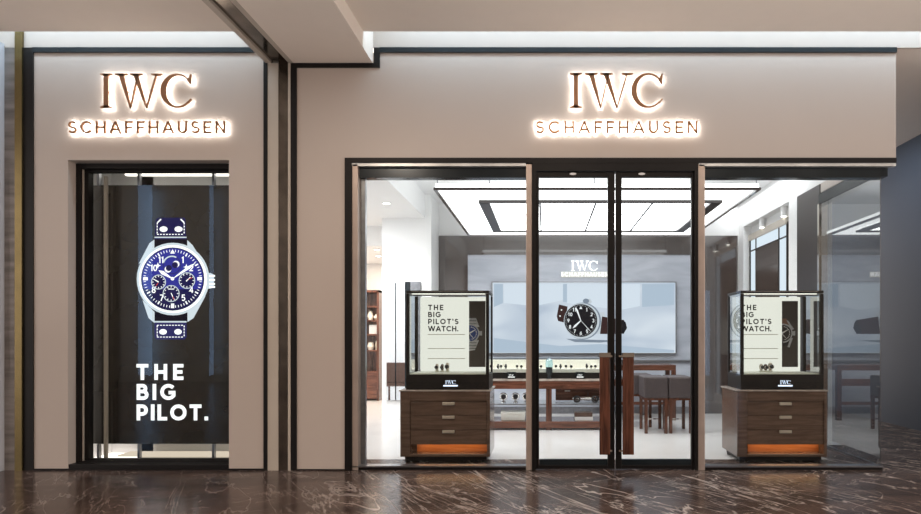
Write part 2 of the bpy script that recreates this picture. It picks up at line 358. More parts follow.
# ------------------------------------------------------------------ lettering
def arc(cx, cz, rx, rz, a0, a1, n=14):
    return [(cx + rx*math.cos(math.radians(a0 + (a1-a0)*k/n)), cz + rz*math.sin(math.radians(a0 + (a1-a0)*k/n))) for k in range(n+1)]
def glyph(c, t):
    h = t/2
    if c == 'T': return 0.74, [[(0, 1-h), (.74, 1-h)], [(.37, 0), (.37, 1)]]
    if c == 'H': return 0.80, [[(h, 0), (h, 1)], [(.8-h, 0), (.8-h, 1)], [(h, .5), (.8-h, .5)]]
    if c == 'E': return 0.64, [[(h, 0), (h, 1)], [(h, 1-h), (.64, 1-h)], [(h, .5), (.58, .5)], [(h, h), (.64, h)]]
    if c == 'F': return 0.62, [[(h, 0), (h, 1)], [(h, 1-h), (.62, 1-h)], [(h, .47), (.56, .47)]]
    if c == 'L': return 0.60, [[(h, 0), (h, 1)], [(h, h), (.60, h)]]
    if c == 'I': return t, [[(h, 0), (h, 1)]]
    if c == 'B':
        r1 = (1-h-.53)/2; r2 = (.53-h)/2
        return 0.74, [[(h, 0), (h, 1)], [(h, 1-h)] + arc(.66-h-r1, .53+r1, r1, r1, 90, -90, 8) + [(h, .53)],
                      [(h, .53)] + arc(.74-h-r2, h+r2, r2, r2, 90, -90, 8) + [(h, h)]]
    if c == 'P':
        r1 = (1-h-.40)/2
        return 0.70, [[(h, 0), (h, 1)], [(h, 1-h)] + arc(.70-h-r1, .40+r1, r1, r1, 90, -90, 8) + [(h, .40)]]
    if c == 'O': return 1.02, [arc(.51, .5, .51-h, .5-h, 0, 360, 28)]
    if c == 'C': return 0.92, [arc(.51, .5, .51-h, .5-h, 42, 318, 22)]
    if c == 'G': return 0.98, [arc(.51, .5, .51-h, .5-h, 42, 325, 22) + [(.51 + (.51-h)*.82, .46)], [(.52, .46), (.51 + (.51-h)*.82 + h, .46)]]
    if c == 'S':
        ry = (1-2*h)/4
        return 0.66, [arc(.33, 1-h-ry, .31-h*.8, ry, 28, 270, 12)[:-1] + arc(.33, h+ry, .33-h*.8, ry, 90, -152, 12)]
    if c == 'U':
        r = .38-h
        return 0.76, [[(h, 1), (h, h+r)] + arc(.38, h+r, r, r, 180, 360, 12) + [(.76-h, 1)]]
    if c == 'N': return 0.80, [[(h, 0), (h, 1)], [(.8-h, 0), (.8-h, 1)], [(h, 1-h*.6), (.8-h, h*.6)]]
    if c == 'A': return 0.92, [[(h*.6, 0), (.46, 1-h*.4)], [(.92-h*.6, 0), (.46, 1-h*.4)], [(.18, .30), (.74, .30)]]
    if c == 'W': return 1.30, [[(h*.6, 1), (.36, h*.5)], [(.36, h*.5), (.65, 1)], [(.65, 1), (.94, h*.5)], [(.94, h*.5), (1.3-h*.6, 1)]]
    if c == "'": return t, [[(h, .66), (h, 1)]]
    if c == '.': return t*1.1, [[(h, 0), (h, t*1.1)]]
    if c == ' ': return 0.35, []
    D_ = {'1': [[(.05, .8), (.25, .95), (.25, 0)]], '2': [arc(.3, .7, .24, .25, 160, -30, 8) + [(.06, .06), (.56, .06)]],
          '3': [arc(.28, .73, .22, .22, 150, -80, 8), arc(.28, .27, .25, .23, 80, -150, 8)],
          '4': [[(.42, 0), (.42, .95), (.04, .3), (.58, .3)]], '5': [[(.52, .94), (.14, .94), (.1, .55)] + arc(.28, .33, .24, .27, 110, -140, 8)],
          '6': [[(.45, .95), (.12, .5)] , arc(.3, .3, .24, .26, 0, 360, 12)], '7': [[(.04, .94), (.55, .94), (.2, 0)]],
          '8': [arc(.3, .73, .2, .2, 0, 360, 12), arc(.3, .27, .24, .24, 0, 360, 12)],
          '9': [arc(.3, .7, .24, .26, 0, 360, 12), [(.5, .55), (.18, 0)]], '0': [arc(.3, .5, .24, .44, 0, 360, 14)]}
    return 0.6, D_.get(c, [])
def put_glyph(mb, c, x, z, H, t, yf, yb, mf=0, bk=None, rot=0.0, cen=None):
    w_, st = glyph(c, t)
    for pl in st:
        pts = [(x + px*H, z + pz*H) for px, pz in pl]
        if rot:
            ca, sa = math.cos(rot), math.sin(rot)
            pts = [(cen[0] + (a-cen[0])*ca - (b-cen[1])*sa, cen[1] + (a-cen[0])*sa + (b-cen[1])*ca) for a, b in pts]
        mb.ribbon(pts, t*H, yf, yb, mf, bk, mf)
    return w_*H
def text(mb, s, x0, x1, z, H, t, yf, yb, mf=0, gap=None):
    ws = [glyph(c, t)[0]*H for c in s]
    g = gap*H if gap is not None else ((x1-x0) - sum(ws)) / max(1, len(s)-1)
    x = x0
    for c, w_ in zip(s, ws):
        put_glyph(mb, c, x, z, H, t, yf, yb, mf); x += w_ + g
def text_layout(s, x0, x1, H, t):
    ws = [glyph(c, t)[0]*H for c in s]; g = ((x1-x0) - sum(ws)) / (len(s)-1); x = x0; out = []
    for c, w_ in zip(s, ws): out.append((c, x)); x += w_ + g
    return out
def serif_I(mb, x, z, H, yf, yb, f=0, b=None):
    u = H
    mb.prism([(x+.105*u, z), (x+.235*u, z), (x+.235*u, z+u), (x+.105*u, z+u)], yf, yb, f, b, f)
    for zz, s_ in ((z, 1), (z+u, -1)):
        mb.prism([(x, zz), (x+.34*u, zz), (x+.34*u, zz+s_*.03*u), (x+.235*u, zz+s_*.075*u), (x+.105*u, zz+s_*.075*u), (x, zz+s_*.03*u)], yf, yb, f, b, f)
def serif_W(mb, x, z, H, yf, yb, f=0, b=None):
    u = H
    def para(a0, a1, c0, c1): mb.prism([(x+a0*u, z+u), (x+a1*u, z+u), (x+c1*u, z), (x+c0*u, z)], yf, yb, f, b, f)
    para(.10, .25, .43, .47); para(.66, .70, .43, .47)
    para(.52, .67, .90, .94); para(1.19, 1.24, .90, .94)
    for a, c in ((0, .36), (.44, .80), (1.06, 1.38)):
        mb.prism([(x+a*u, z+u), (x+c*u, z+u), (x+c*u, z+.965*u), (x+(c-.1)*u, z+.93*u), (x+(a+.1)*u, z+.93*u), (x+a*u, z+.965*u)], yf, yb, f, b, f)
def serif_C(mb, x, z, H, yf, yb, f=0, b=None):
    u = H; n = 30; pts, wd = [], []
    for k in range(n+1):
        a = math.radians(42 + (318-42)*k/n)
        pts.append((x + (.46 + .42*math.cos(a))*u, z + (.5 + .475*math.sin(a))*u))
        wd.append((.045 + .105*max(0, -math.cos(a))**1.3) * u)
    mb.ribbon(pts, wd, yf, yb, f, b, f)
    mb.prism([(x+.83*u, z+.98*u), (x+.865*u, z+.98*u), (x+.85*u, z+.70*u), (x+.82*u, z+.70*u), (x+.74*u, z+.80*u)], yf, yb, f, b, f)
    mb.prism([(x+.74*u, z+.16*u), (x+.84*u, z+.27*u), (x+.87*u, z+.25*u), (x+.78*u, z+.12*u)], yf, yb, f, b, f)
IWC_OFF = ((serif_I, 0.0), (serif_W, .43), (serif_C, 1.80))    # in cap heights; total 2.67
def iwc(mb, x0, x1, z, yf, yb, mf=0, Hs=None):
    H = (x1-x0)/2.67
    for fn, o in IWC_OFF: fn(mb, x0+o*H, z, H, yf, yb, mf)

# ==================================================================== STRUCTURE
YF = 0.0
# floors
struct('floor', MB().box(-16, 12, -13, 0.0, -0.1, 0).box(-9, 5.45, 0, 0.6, -0.1, 0).box(3.15, 5.45, 0.6, 12, -0.1, 0), [M_FLOOR], 'dark brown marble floor of the mall with white veins')
struct('floor_shop', MB().box(-4.6, 3.15, 0.6, 8.0, -0.1, 0.0).box(3.15, 3.75, 1.57, 5.0, -0.05, 0.004), [M_CREAMFLOOR], 'pale cream stone floor inside the shop')
# mall ceiling and cove
cx0, cx1 = PX(294), -1.754
m = MB()
m.box(-9, PX(267), -5.5, -0.35, 4.31, 4.36); m.box(cx1, 12, -5.5, -0.35, 4.31, 4.36)
m.box(3.6, 12, 0.03, 12, 4.31, 4.36)
struct('ceiling', m, [M_MALLCEIL], 'smooth beige mall ceiling')
m = MB(); m.box(-9, PX(267), 0.0, 0.06, PZ(48.0), 4.85); m.box(cx1, 12, 0.0, 0.03, 4.312, 4.85)
m.box(-9, 12, -0.5, 0.06, 4.85, 4.9); m.box(-9, PX(267), -0.5, -0.45, 4.36, 4.85); m.box(cx1, 12, -0.5, -0.45, 4.36, 4.85)
struct('ceiling_cove', m, [M_COVE], 'bright white lighting cove above the shopfront')
struct('ceiling_soffit', MB().box(cx0, cx1, -5.5, 0.0, PZ(63.5), 4.85), [M_MALLCEIL], 'boxed beige ceiling soffit running to the shopfront')
zb = PZ(63.5)
m = MB(); m.box(PX(266), PX(271.5), -5.5, 0, zb, 4.85); m.box(PX(289), PX(294), -5.5, 0, zb, 4.85)
m.box(PX(268), PX(278.5), -0.01, 0.12, 0, zb); m.box(PX(288.3), PX(291), -0.01, 0.12, 0, zb); m.box(PX(278.5), PX(288.3), 0.05, 0.12, 0, zb)
struct('wall_pilaster', m, [M_PIL], 'narrow beige pilaster and ceiling band between the two shopfront bays')
m = MB(); m.box(PX(271.5), PX(289), -5.5, 0, zb+0.03, 4.8); m.box(PX(278.5), PX(288.3), 0.0, 0.05, 0, zb+0.03)
struct('trim_1', m, [M_CHMIR], 'dark mirrored expansion channel up the pilaster and along the ceiling')
# left neighbour
struct('wall_neighbour', MB().box(-9, PX(17), 0.0, 0.3, 0, PZ(47.5)), [M_STONE], 'striped grey stone edge of the neighbouring shopfront')
struct('wall_neighbour_return', MB().box(-9, PX(4.5), -0.06, -0.001, 0.0, PZ(44)), [M_LIGHTPANEL_WALL], 'pale panel at the far left edge')
struct('trim_2', MB().box(PX(17), PX(24), -0.03, 0.1, 0, PZ(31)), [M_GOLD], 'olive brass strip left of the window bay')

# facade panels
m = MB()
m.box(PX(34), PX(68), 0, .11, PZ(468.5), PZ(160)); m.box(PX(229), PX(264), 0, .11, PZ(468.5), PZ(160)); m.box(PX(34), PX(264), 0, .11, PZ(160), PZ(53))
struct('wall_front_left', m, [M_TAUPE], 'beige shopfront panel round the tall display window')
m = MB()
m.box(PX(297), PX(345), 0, .11, PZ(469), PZ(158)); m.box(PX(297), PX(378), 0, .11, PZ(158), PZ(68)); m.box(PX(378), PX(896), 0, .11, PZ(158), PZ(53))
m.box(PX(896)-.1, PX(896), .11, 1.57, PZ(158), 4.31)
struct('wall_front_right', m, [M_TAUPE], 'beige shopfront header panel above the entrance')
# inner lining of the facade (keeps the shop closed)
m = MB(); m.box(PX(24), PX(345), .11, .14, PZ(160), 4.85); m.box(PX(345), PX(894), .112, .16, PZ(158), 4.31); m.box(PX(229)+.1, PX(345), .11, .14, 0, PZ(160))
m.box(PX(34), PX(68), .111, .14, 0, PZ(160))
struct('wall_front_lining', m, [M_WHITE], 'white inner face of the shopfront')
# black frames
m = MB()
m.box(PX(24), PX(34), -.012, .11, 0, PZ(48)); m.box(PX(264), PX(268), -.014, .11, 0, PZ(53)); m.box(PX(34), PX(264), -.012, .11, 0, PZ(468.5))
m.box(PX(264), PX(267.5), -.012, .11, PZ(53), PZ(53)+.001)
struct('trim_3', m, [M_BLACK], 'black metal frame round the left shopfront bay')
struct('trim_4', MB().box(PX(34), PX(267), -.02, .11, PZ(53), PZ(48)), [M_BLUEBLK], 'black metal cap along the top of the left bay')
m = MB()
m.box(PX(291), PX(297), -.012, .11, 0, PZ(68)); m.box(PX(291), PX(374), -.012, .11, PZ(68), PZ(63.5)); m.box(PX(374), PX(380), -.014, .11, PZ(68), PZ(48))
m.box(PX(297), PX(345), -.012, .11, 0, PZ(469)); m.box(PX(345), PX(352), -.012, .11, 0, PZ(158))
m.box(PX(352), PX(896), -.012, .11, PZ(163), PZ(158))
struct('trim_5', m, [M_BLACK], 'black metal frame round the entrance bay')
struct('trim_6', MB().box(PX(380), PX(896), -.02, .11, PZ(53), PZ(48)), [M_BLUEBLK], 'black metal cap along the top of the entrance bay')
m = MB(); m.box(PX(345), PX(526), .0, .05, PZ(166), PZ(163)); m.box(PX(699), PX(896), .0, .05, PZ(166), PZ(163))
struct('trim_7', m, [M_STRIPM], 'thin chrome strip under the header')
m = MB(); m.box(PX(352), PX(532), .05, .16, PZ(176.5), PZ(163)); m.box(PX(698), PX(884), .05, .16, PZ(176.5), PZ(163))
m.box(3.455, PX(896), .16, 1.57, 3.04, PZ(160))
struct('trim_8', m, [M_BLUEBLK], 'dark glazing head rail over the shop windows')

# ---- corridor to the right
struct('wall_right', MB().box(5.45, 5.6, 0.3, 12, 0, 4.31), [M_BLUEWALL], 'slate blue corridor wall right of the shop')
struct('wall_corridor_end', MB().box(3.63, 5.45, 11.8, 12, 0, 4.31), [M_BLUEWALL], 'end wall of the corridor')
# ---- opposite side of the mall (seen only as reflections)
m = MB(); m.box(-16, 12, -13.2, -13, 0, 8.5)
struct('wall_opposite', m, [M_OPP], 'dark shopfronts across the mall')
for i, (x, wd, z1) in enumerate(((-12.35, .42, 6.2), (-10.3, .12, 6.2), (-9.2, .16, 6.2), (4.95, .16, 2.8), (5.9, .12, 2.8))):
    struct('trim_%d' % (20+i), MB().box(x-wd/2, x+wd/2, -13, -12.97, 0.2, z1), [E_STRIP], 'lit vertical strip across the mall')

# ---- shop interior shell
struct('wall_back', MB().box(-1.9, 3.63, 5.0, 5.15, 0, 3.75).box(PX(468, 5), PX(697, 5), 5.0-.03, 5.0, 3.0, 3.001), [M_WHITE], 'white back wall of the shop')
m = MB()
zt = PZ(236, 5); zi = PZ(255, 5)
m.box(PX(432, 5), PX(468, 5), 4.96, 5.0, 0, zt); m.box(PX(697, 5), PX(737, 5), 4.96, 5.0, 0, zt); m.box(PX(468, 5), PX(697, 5), 4.96, 5.0, zi, zt)
struct('wall_back_surround', m, [M_PORTAL], 'glossy dark taupe portal surrounding the marble back wall')
struct('wall_back_marble', MB().box(PX(468, 5), PX(697, 5), 4.975, 4.999, 0, zi), [M_GREYMARB], 'pale grey marble panel on the back wall')
struct('baseboard_back', MB().box(PX(468, 5), PX(697, 5), 4.955, 4.974, 0, .12), [M_STEEL], 'grey metal skirting under the back wall')
struct('trim_9', MB().box(PX(478, 5), PX(692, 5), 4.93, 4.974, PZ(362, 5), PZ(360, 5)), [M_STEEL], 'thin metal ledge on the back wall')
struct('wall_white_block', MB().box(PX(382, 4.2), -1.9, 4.2, 5.15, 0, 3.35), [M_WHITE], 'white projecting wall left of the dark portal')
struct('ceiling_shop', MB().box(-2.0, 3.57, .16, 5.15, 3.75, 3.85), [M_WHITE], 'white shop ceiling')
struct('ceiling_shop_soffit', MB().box(-4.6, -2.0, .16, 5.0, 3.35, 3.85).box(-2.0, -1.9, 4.2, 5.0, 3.35, 3.75), [M_WHITE], 'lowered white ceiling over the left of the shop')
struct('ceiling_back_room', MB().box(-4.6, -1.9, 5.15, 8.0, 3.0, 3.1).box(-4.6, -1.9, 5.0, 5.15, 3.0, 3.85), [M_WHITE], 'white ceiling of the room beyond')
struct('wall_left', MB().box(-4.75, -4.6, 1.0, 8.0, 0, 3.75), [M_WHITE], 'white left wall of the shop')
struct('wall_back_room', MB().box(-4.6, -1.9, 7.8, 8.0, 0, 3.0).box(-1.9, -1.8, 5.15, 8.0, 0, 3.0), [M_WHITE], 'cream wall at the end of the room beyond')
# right wall with lit niche
m = MB(); X0 = 3.48
m.box(X0, X0+.15, 4.75, 5.0, 0, 3.75); m.box(X0, X0+.15, 2.34, 2.64, 0, 3.75); m.box(X0, X0+.15, 2.64, 4.75, 3.30, 3.75)
m.box(X0, X0+.15, .16, 2.34, 3.30, 3.75); m.box(X0+.14, X0+.15, 2.64, 4.75, 0, 3.30)
m.box(X0+.08, X0+.15, 1.58, 2.34, 0, 3.30)
struct('wall_right_shop', m, [M_WHITE], 'white right wall of the shop with a recessed bay')
struct('wall_right_panel', MB().box(X0, X0+.08, 1.60, 2.335, 0.0, 3.30), [M_BROWNDK], 'dark brown lacquered wall panel beside the glass return')
struct('trim_10', MB().box(X0-.03, X0+.08, 1.55, 1.60, 0, 3.04), [M_CHROME], 'polished edge strip where the side glass meets the wall')

# ---- glazing : entrance bay
def pane(name, x0, x1, z0, z1, y0, y1, lab, mt=M_GLASS): return struct(name, MB().box(x0, x1, y0, y1, z0, z1), [mt], lab)
pane('window_1', PX(358), PX(526), .045, PZ(176.5), .085, .097, 'large clear shop window left of the doors')
pane('window_2', PX(705), 3.466, .045, PZ(176.5), .085, .097, 'large clear shop window right of the doors')
pane('window_3', 3.467, 3.479, .02, 3.04, .10, 1.55, 'glass side return at the right corner of the shop', M_SIDEGLASS)
m = MB()
for a, b in ((352, 358), (526, 532), (698, 705)): m.box(PX(a), PX(b), .0, .12, 0, PZ(164))
struct('trim_11', m, [M_POSTM], 'polished metal posts of the glazing', bevel=.004)
struct('trim_12', MB().box(PX(358.3, .10), PX(365.5, .10), .10, .15, 0, PZ(177, .1)), [M_STEEL], 'brushed steel post inside the left window', bevel=.004)
m = MB(); m.box(PX(352), PX(526), .0, .11, 0.03, .045); m.box(PX(705), PX(883), .0, .11, 0.03, .045); m.box(3.462, 3.484, .11, 1.55, 0.0, .03)
struct('trim_13', m, [M_STEEL], 'slim chrome sill channel under the windows')
m = MB(); m.box(PX(352), PX(526), .01, .10, 0.0, .03); m.box(PX(705), PX(883), .01, .10, 0, .03)
struct('trim_14', m, [M_BLACK], 'black base under the sill channel')
# door frame and leaves
m = MB(); m.box(PX(532), PX(698), -.01, .12, PZ(171), PZ(163)); m.box(PX(532), PX(536), -.01, .12, 0, PZ(171)); m.box(PX(694.5), PX(698), -.01, .12, 0, PZ(171))
struct('trim_15', m, [M_BLACK], 'black metal frame of the entrance doors')
def door(n, a, b, s0, s1, hx0, hx1, side):
    m = MB(); zt = PZ(171.5)
    m.box(PX(a), PX(s0), .02, .075, .01, zt); m.box(PX(s1), PX(b), .02, .075, .01, zt)
    m.box(PX(s0), PX(s1), .02, .075, PZ(176.5), zt); m.box(PX(s0), PX(s1), .02, .075, .01, PZ(465.5))
    root = struct('door_%d' % n, m, [M_BLACK], 'black framed glass door leaf with a tall wooden handle, %s of the pair' % side, bevel=.003)
    MB().box(PX(s0), PX(s1), .044, .054, PZ(465.5), PZ(176.5)).build('door_glass', [M_GLASS], root)
    MB().box(PX(s0)+.002, PX(s1)-.002, .025, .07, PZ(465.5)+.001, PZ(460)).build('kick_rail', [M_BLUEBLK], root)
    h = MB().box(PX(hx0), PX(hx1), -.075, -.03, PZ(453.5), PZ(353)+.001).build('door_handle', [M_WOOD], root, bevel=.004)
    c = MB().box(PX(hx0)-.003, PX(hx1)+.003, -.078, -.027, PZ(357), PZ(353)+.004).build('handle_cap', [M_CHROME], h); c['label'] = 'polished metal cap on the wooden handle'
    xs = PX(611) if side == 'left' else PX(619)
    for pz in (356, 450): MB().tube((xs, -.05, PZ(pz)), (xs, .02, PZ(pz)), .010).build('handle_fixing', [M_CHROME], h)
    m = MB()
    for pz in (356, 450): m.box(min(xs, PX((hx0+hx1)/2)), max(xs, PX((hx0+hx1)/2)), -.057, -.043, PZ(pz)-.008, PZ(pz)+.008)
    m.build('handle_bracket', [M_CHROME], h)
    lx = PX(573) if side == 'left' else PX(642)
    MB().disc(lx, PZ(173.5), .035, .012, .02, 0, 20, .012).build('door_stop', [M_PWHITE], root)  # flat pale oval on the top rail of the leaf
door(1, 536, 615, 539, 608, 599, 609.5, 'left')
door(2, 616, 694.5, 622, 692, 622, 633, 'right')
# ---- left bay display window
yb_ = .115
m = MB(); m.frame(PX(75.3, .11), PX(237), .02, PZ(163.5, .11), .11, .15, .052); m.frame(PX(83, .16), PX(237), .03, PZ(166.5, .16), .16, .24, .055)
m.box(PX(68), PX(229), .005, .16, 0.0, PZ(464.5)); m.box(PX(60), PX(75.4, .11), .141, .24, 0, 3.3)
wf = struct('window_4', m, [M_BLACK], 'tall black framed display window in the left bay', bevel=.003)
MB().frame(PX(80.6, .14), PX(237), .025, PZ(165, .14), .14, .159, .026).build('inner_frame', [M_PIL], wf)
MB().box(PX(86, .2), PX(236), .20, .21, .05, PZ(168, .2)).build('window_glass', [M_GLASS], wf)
# window box behind
m = MB(); bx0, bx1 = PX(88, .3), PX(236)
m.box(bx0-.25, bx1+.15, 1.0, 1.05, 0, 3.5); m.box(bx0-.27, bx0-.22, .25, 1.0, 0, 3.35); m.box(bx1+.15, bx1+.2, .25, 1.05, 0, 3.5); m.box(bx0-.27, bx1+.2, .25, 1.05, 3.35, 3.5)
struct('wall_window_box', m, [M_WHITE], 'pale lined box behind the display window')

# ==================================================================== SIGNS
def big_sign(x0, x1, xs0, xs1, label):
    t = thing('illuminated_sign', label, 'sign', (PX((x0+x1)/2), 0, PZ(136)), 'halo-lit shop signs')
    H = PX(x1, -.05)-PX(x0, -.05); H /= 2.67; z = PZ(109.5)
    for (fn, o), c in zip(IWC_OFF, 'IWC'):
        mb = MB(); fn(mb, PX(x0, -.05)+o*H, z, H, -.052, -.036, 0, 1)
        px_, pz_ = {'I': (.17, .5), 'W': (.32, .5), 'C': (.05, .5)}[c]; px_ = PX(x0, -.05)+(o+px_)*H; pz_ = z+pz_*H
        mb.box(px_-.006, px_+.006, -.04, 0, pz_-.006, pz_+.006); mb.build('letter', [M_BRONZE, E_HALO], t)
    Hs = PZ(122.5)-PZ(134.5)
    for c, x in text_layout('SCHAFFHAUSEN', PX(xs0, -.045), PX(xs1, -.045), Hs, .15):
        mb = MB(); put_glyph(mb, c, x, PZ(134.5), Hs, .15, -.046, -.030, 0, 1)
        pl = glyph(c, .15)[1][0]; k_ = (len(pl)-1)//2; px_, pz_ = x+(pl[k_][0]+pl[k_+1][0])/2*Hs, PZ(134.5)+(pl[k_][1]+pl[k_+1][1])/2*Hs
        mb.box(px_-.004, px_+.004, -.034, 0, pz_-.004, pz_+.004); mb.build('letter', [M_BRONZE, E_HALOSM], t)
big_sign(100, 191.5, 68, 225, 'halo-lit bronze IWC SCHAFFHAUSEN lettering above the tall display window')
big_sign(570, 663, 536, 697.5, 'halo-lit bronze IWC SCHAFFHAUSEN lettering above the entrance doors')

# ==================================================================== WATCH PICTURES
def ring(mb, cx, cz, r0, r1, yf, yb, mi, n=48): mb.ribbon([(cx + (r0+r1)/2*math.cos(2*PI*k/n), cz + (r0+r1)/2*math.sin(2*PI*k/n)) for k in range(n)], r1-r0, yf, yb, mi, closed=True)
def rotp(pts, cx, cz, a):
    ca, sa = math.cos(a), math.sin(a); return [(cx + p*ca - q*sa, cz + p*sa + q*ca) for p, q in pts]

# --- big LED display in the left bay
ys = .42; SX = lambda p: PX(p, ys-.01); SZ = lambda p: PZ(p, ys-.01); u = S0*(D+ys)/D
dt = thing('display_screen', 'tall dark display screen showing a blue watch and THE BIG PILOT. in the left window', 'screen', (SX(160), ys, 0.06))
MB().box(SX(101), PX(233, ys), ys, ys+.04, SZ(444), SZ(185)).build('screen_panel', [S_DARK], dt)
m = MB()
cx, cz = SX(174.5), SZ(278.5); y = ys-.001
def sdisc(x, z, r, mi, L): m.disc(SX(x), SZ(z), r*u, y-L*.0004, y, mi)
def sq(pts, mi, L): m.prism([(SX(a), SZ(b)) for a, b in pts], y-L*.0004, y, mi)
# mats: 0 white 1 steel 2 blue 3 dkblue 4 strap 5 black 6 red
sq([(157, 219.5), (160, 217.5), (186, 217.5), (187, 219.5), (187.5, 236), (156.5, 236)], 3, 1)
sq([(156, 236.5), (188, 236.5), (188, 239), (156, 239)], 4, 2); sq([(156, 236.6), (188, 236.6), (188, 237.8), (156, 237.8)], 1, 3)
sq([(155.5, 239), (188.5, 239), (188.5, 248), (155.5, 248)], 5, 2)
for a in (165, 180): m.disc(SX(a), SZ(229), 4*u, y-.0012, y, 0, 20, 2.8*u)
sq([(155.5, 312), (188.5, 312), (188.5, 322), (155.5, 322)], 5, 1)
sq([(156, 321), (188, 321), (188, 337), (186, 339.5), (158, 339.5), (156, 337)], 4, 2); sq([(156, 321), (188, 321), (188, 322.5), (156, 322.5)], 1, 3)
for a in (164.5, 179.5): m.disc(SX(a), SZ(331.8), 3.8*u, y-.0012, y, 0, 20, 2.8*u)
for k in range(9):       # stitching
    a = 158.5 + k*3.0
    sq([(a, 324.8), (a+1.8, 324.8), (a+1.8, 325.7), (a, 325.7)], 0, 4); sq([(a, 336.6), (a+1.8, 336.6), (a+1.8, 337.5), (a, 337.5)], 0, 4)
    sq([(a, 233.8), (a+1.8, 233.8), (a+1.8, 234.7), (a, 234.7)], 0, 4)
for k in range(4):
    b = 325.5 + k*3; c = 222.5 + k*3
    for a in (158.2, 185.2): sq([(a, b), (a+.9, b), (a+.9, b+1.8), (a, b+1.8)], 0, 4); sq([(a, c), (a+.9, c), (a+.9, c+1.8), (a, c+1.8)], 0, 4)
sq([(158.6, 222), (162, 218.5), (163, 219.4), (159.5, 222.8)], 0, 4); sq([(186, 222), (182.6, 218.5), (181.6, 219.4), (185, 222.8)], 0, 4)
# case with lugs
sq([(151, 243), (155.8, 239.5), (155.8, 252), (140, 264)], 1, 4); sq([(194, 245), (188.8, 240), (188.8, 252), (207, 266)], 1, 4)
sq([(144, 300), (156, 312), (156, 323), (150, 318)], 1, 4); sq([(207, 296), (189, 312), (189, 322), (195, 318)], 1, 4)
sdisc(174.5, 279, 36.3, 1, 5); sdisc(174.5, 279, 34.0, 0, 6); sdisc(174.2, 279, 31.6, 3, 7); sdisc(174.2, 278.7, 30.6, 3, 8)
m.prism([(SX(174.2) + 30.4*u*math.cos(math.radians(-20+220*k/24)), SZ(278.7) + 30.4*u*math.sin(math.radians(-20+220*k/24))) for k in range(25)], y-.0036, y, 2)
sq([(209, 273), (212, 273), (215.5, 274.5), (215.5, 287), (212, 288.5), (209, 288.5)], 1, 6)
for b in (275, 279, 283, 286): sq([(211, b), (216.5, b), (216.5, b+1.8), (211, b+1.8)], 0, 7)
DX, DZ = 174.2, 278.7
def tick(a, r0, r1, wd, mi, L):
    a = math.radians(a); c, s_ = math.cos(a), math.sin(a)
    sq([(DX + r*c - w_*s_, DZ - (r*s_ + w_*c)) for r, w_ in ((r0, -wd), (r1, -wd), (r1, wd), (r0, wd))], mi, L)
for k in range(60):
    if k % 5: tick(k*6, 26.8, 29.2, .32, 0, 10)
    elif k % 15: tick(k*6, 26.0, 29.4, .7, 0, 10)
for a in (0, 180, 270): tick(a, 24.8, 29.4, 1.6, 0, 11)
sq([(DX, DZ-29.5), (DX+2.4, DZ-25.2), (DX-2.4, DZ-25.2)], 0, 11)
for n, a in (('1', 60), ('2', 30), ('4', -30), ('5', -60), ('7', -120), ('8', -150), ('10', 150), ('11', 120)):
    gx, gz = DX + 21.8*math.cos(math.radians(a)), DZ - 21.8*math.sin(math.radians(a)); wn = 2.3 if len(n) == 2 else 0
    for q, ch in enumerate(n): put_glyph(m, ch, SX(gx-1.9-wn/2*1.2+q*2.9), SZ(gz+3.2), 6.2*u, .17, y-.0044, y, 0)
# sub-dials, moon
for sx_, sz_, r in ((160.2, 282, 7.6), (188.6, 280.5, 8.4), (172.8, 293.5, 8.6)):
    sdisc(sx_, sz_, r, 3, 11); ring(m, SX(sx_), SZ(sz_), (r-1.0)*u, (r-.2)*u, y-.0050, y, 1)
    for k in range(12):
        a = k*30; c, s_ = math.cos(math.radians(a)), math.sin(math.radians(a))
        sq([(sx_ + rr*c - w_*s_, sz_ - (rr*s_ + w_*c)) for rr, w_ in ((r-2.6, -.35), (r-1.2, -.35), (r-1.2, .35), (r-2.6, .35))], 0, 13)
sq([(160, 282.6), (155.5, 279.5), (155.8, 279.0), (160.4, 281.4)], 0, 14); sq([(188.2, 281.6), (192.5, 277.2), (191.8, 276.8), (187.6, 280.8)], 0, 14)
sq([(172.4, 293), (175, 299), (175.7, 298.7), (173.2, 292.8)], 0, 14); sq([(190, 278.8), (194, 277), (194.2, 277.8), (190.4, 279.6)], 6, 15); sq([(174.2, 296.5), (175.6, 300), (176.3, 299.7), (175, 296.4)], 6, 15)
sq([(157.5, 285.5), (159.5, 282.8), (160.1, 283.4), (158.1, 286)], 6, 15)
sq([(169.8, 288.6), (175.8, 288.6), (175.8, 289.4), (169.8, 289.4)], 0, 14)
ring(m, SX(173.6), SZ(265), 8.3*u, 9.0*u, y-.0048, y, 4)
m.ribbon([(SX(173.6) + 8.8*u*math.cos(math.radians(a)), SZ(265) + 8.8*u*math.sin(math.radians(a))) for a in range(60, 165, 8)], [1.3*u]*14, y-.0054, y, 1)
sdisc(177.8, 264, 3.3, 0, 13); sdisc(176.7, 265, 3.0, 3, 14); sdisc(169.6, 269.2, 3.3, 0, 13); sdisc(170.5, 268.0, 3.0, 3, 14)
for a, b in ((159.5, 265.5), (188, 267)): sq([(a, b-3.2), (a+.8, b-.8), (a+3.2, b), (a+.8, b+.8), (a, b+3.2), (a-.8, b+.8), (a-3.2, b), (a-.8, b-.8)], 0, 13)
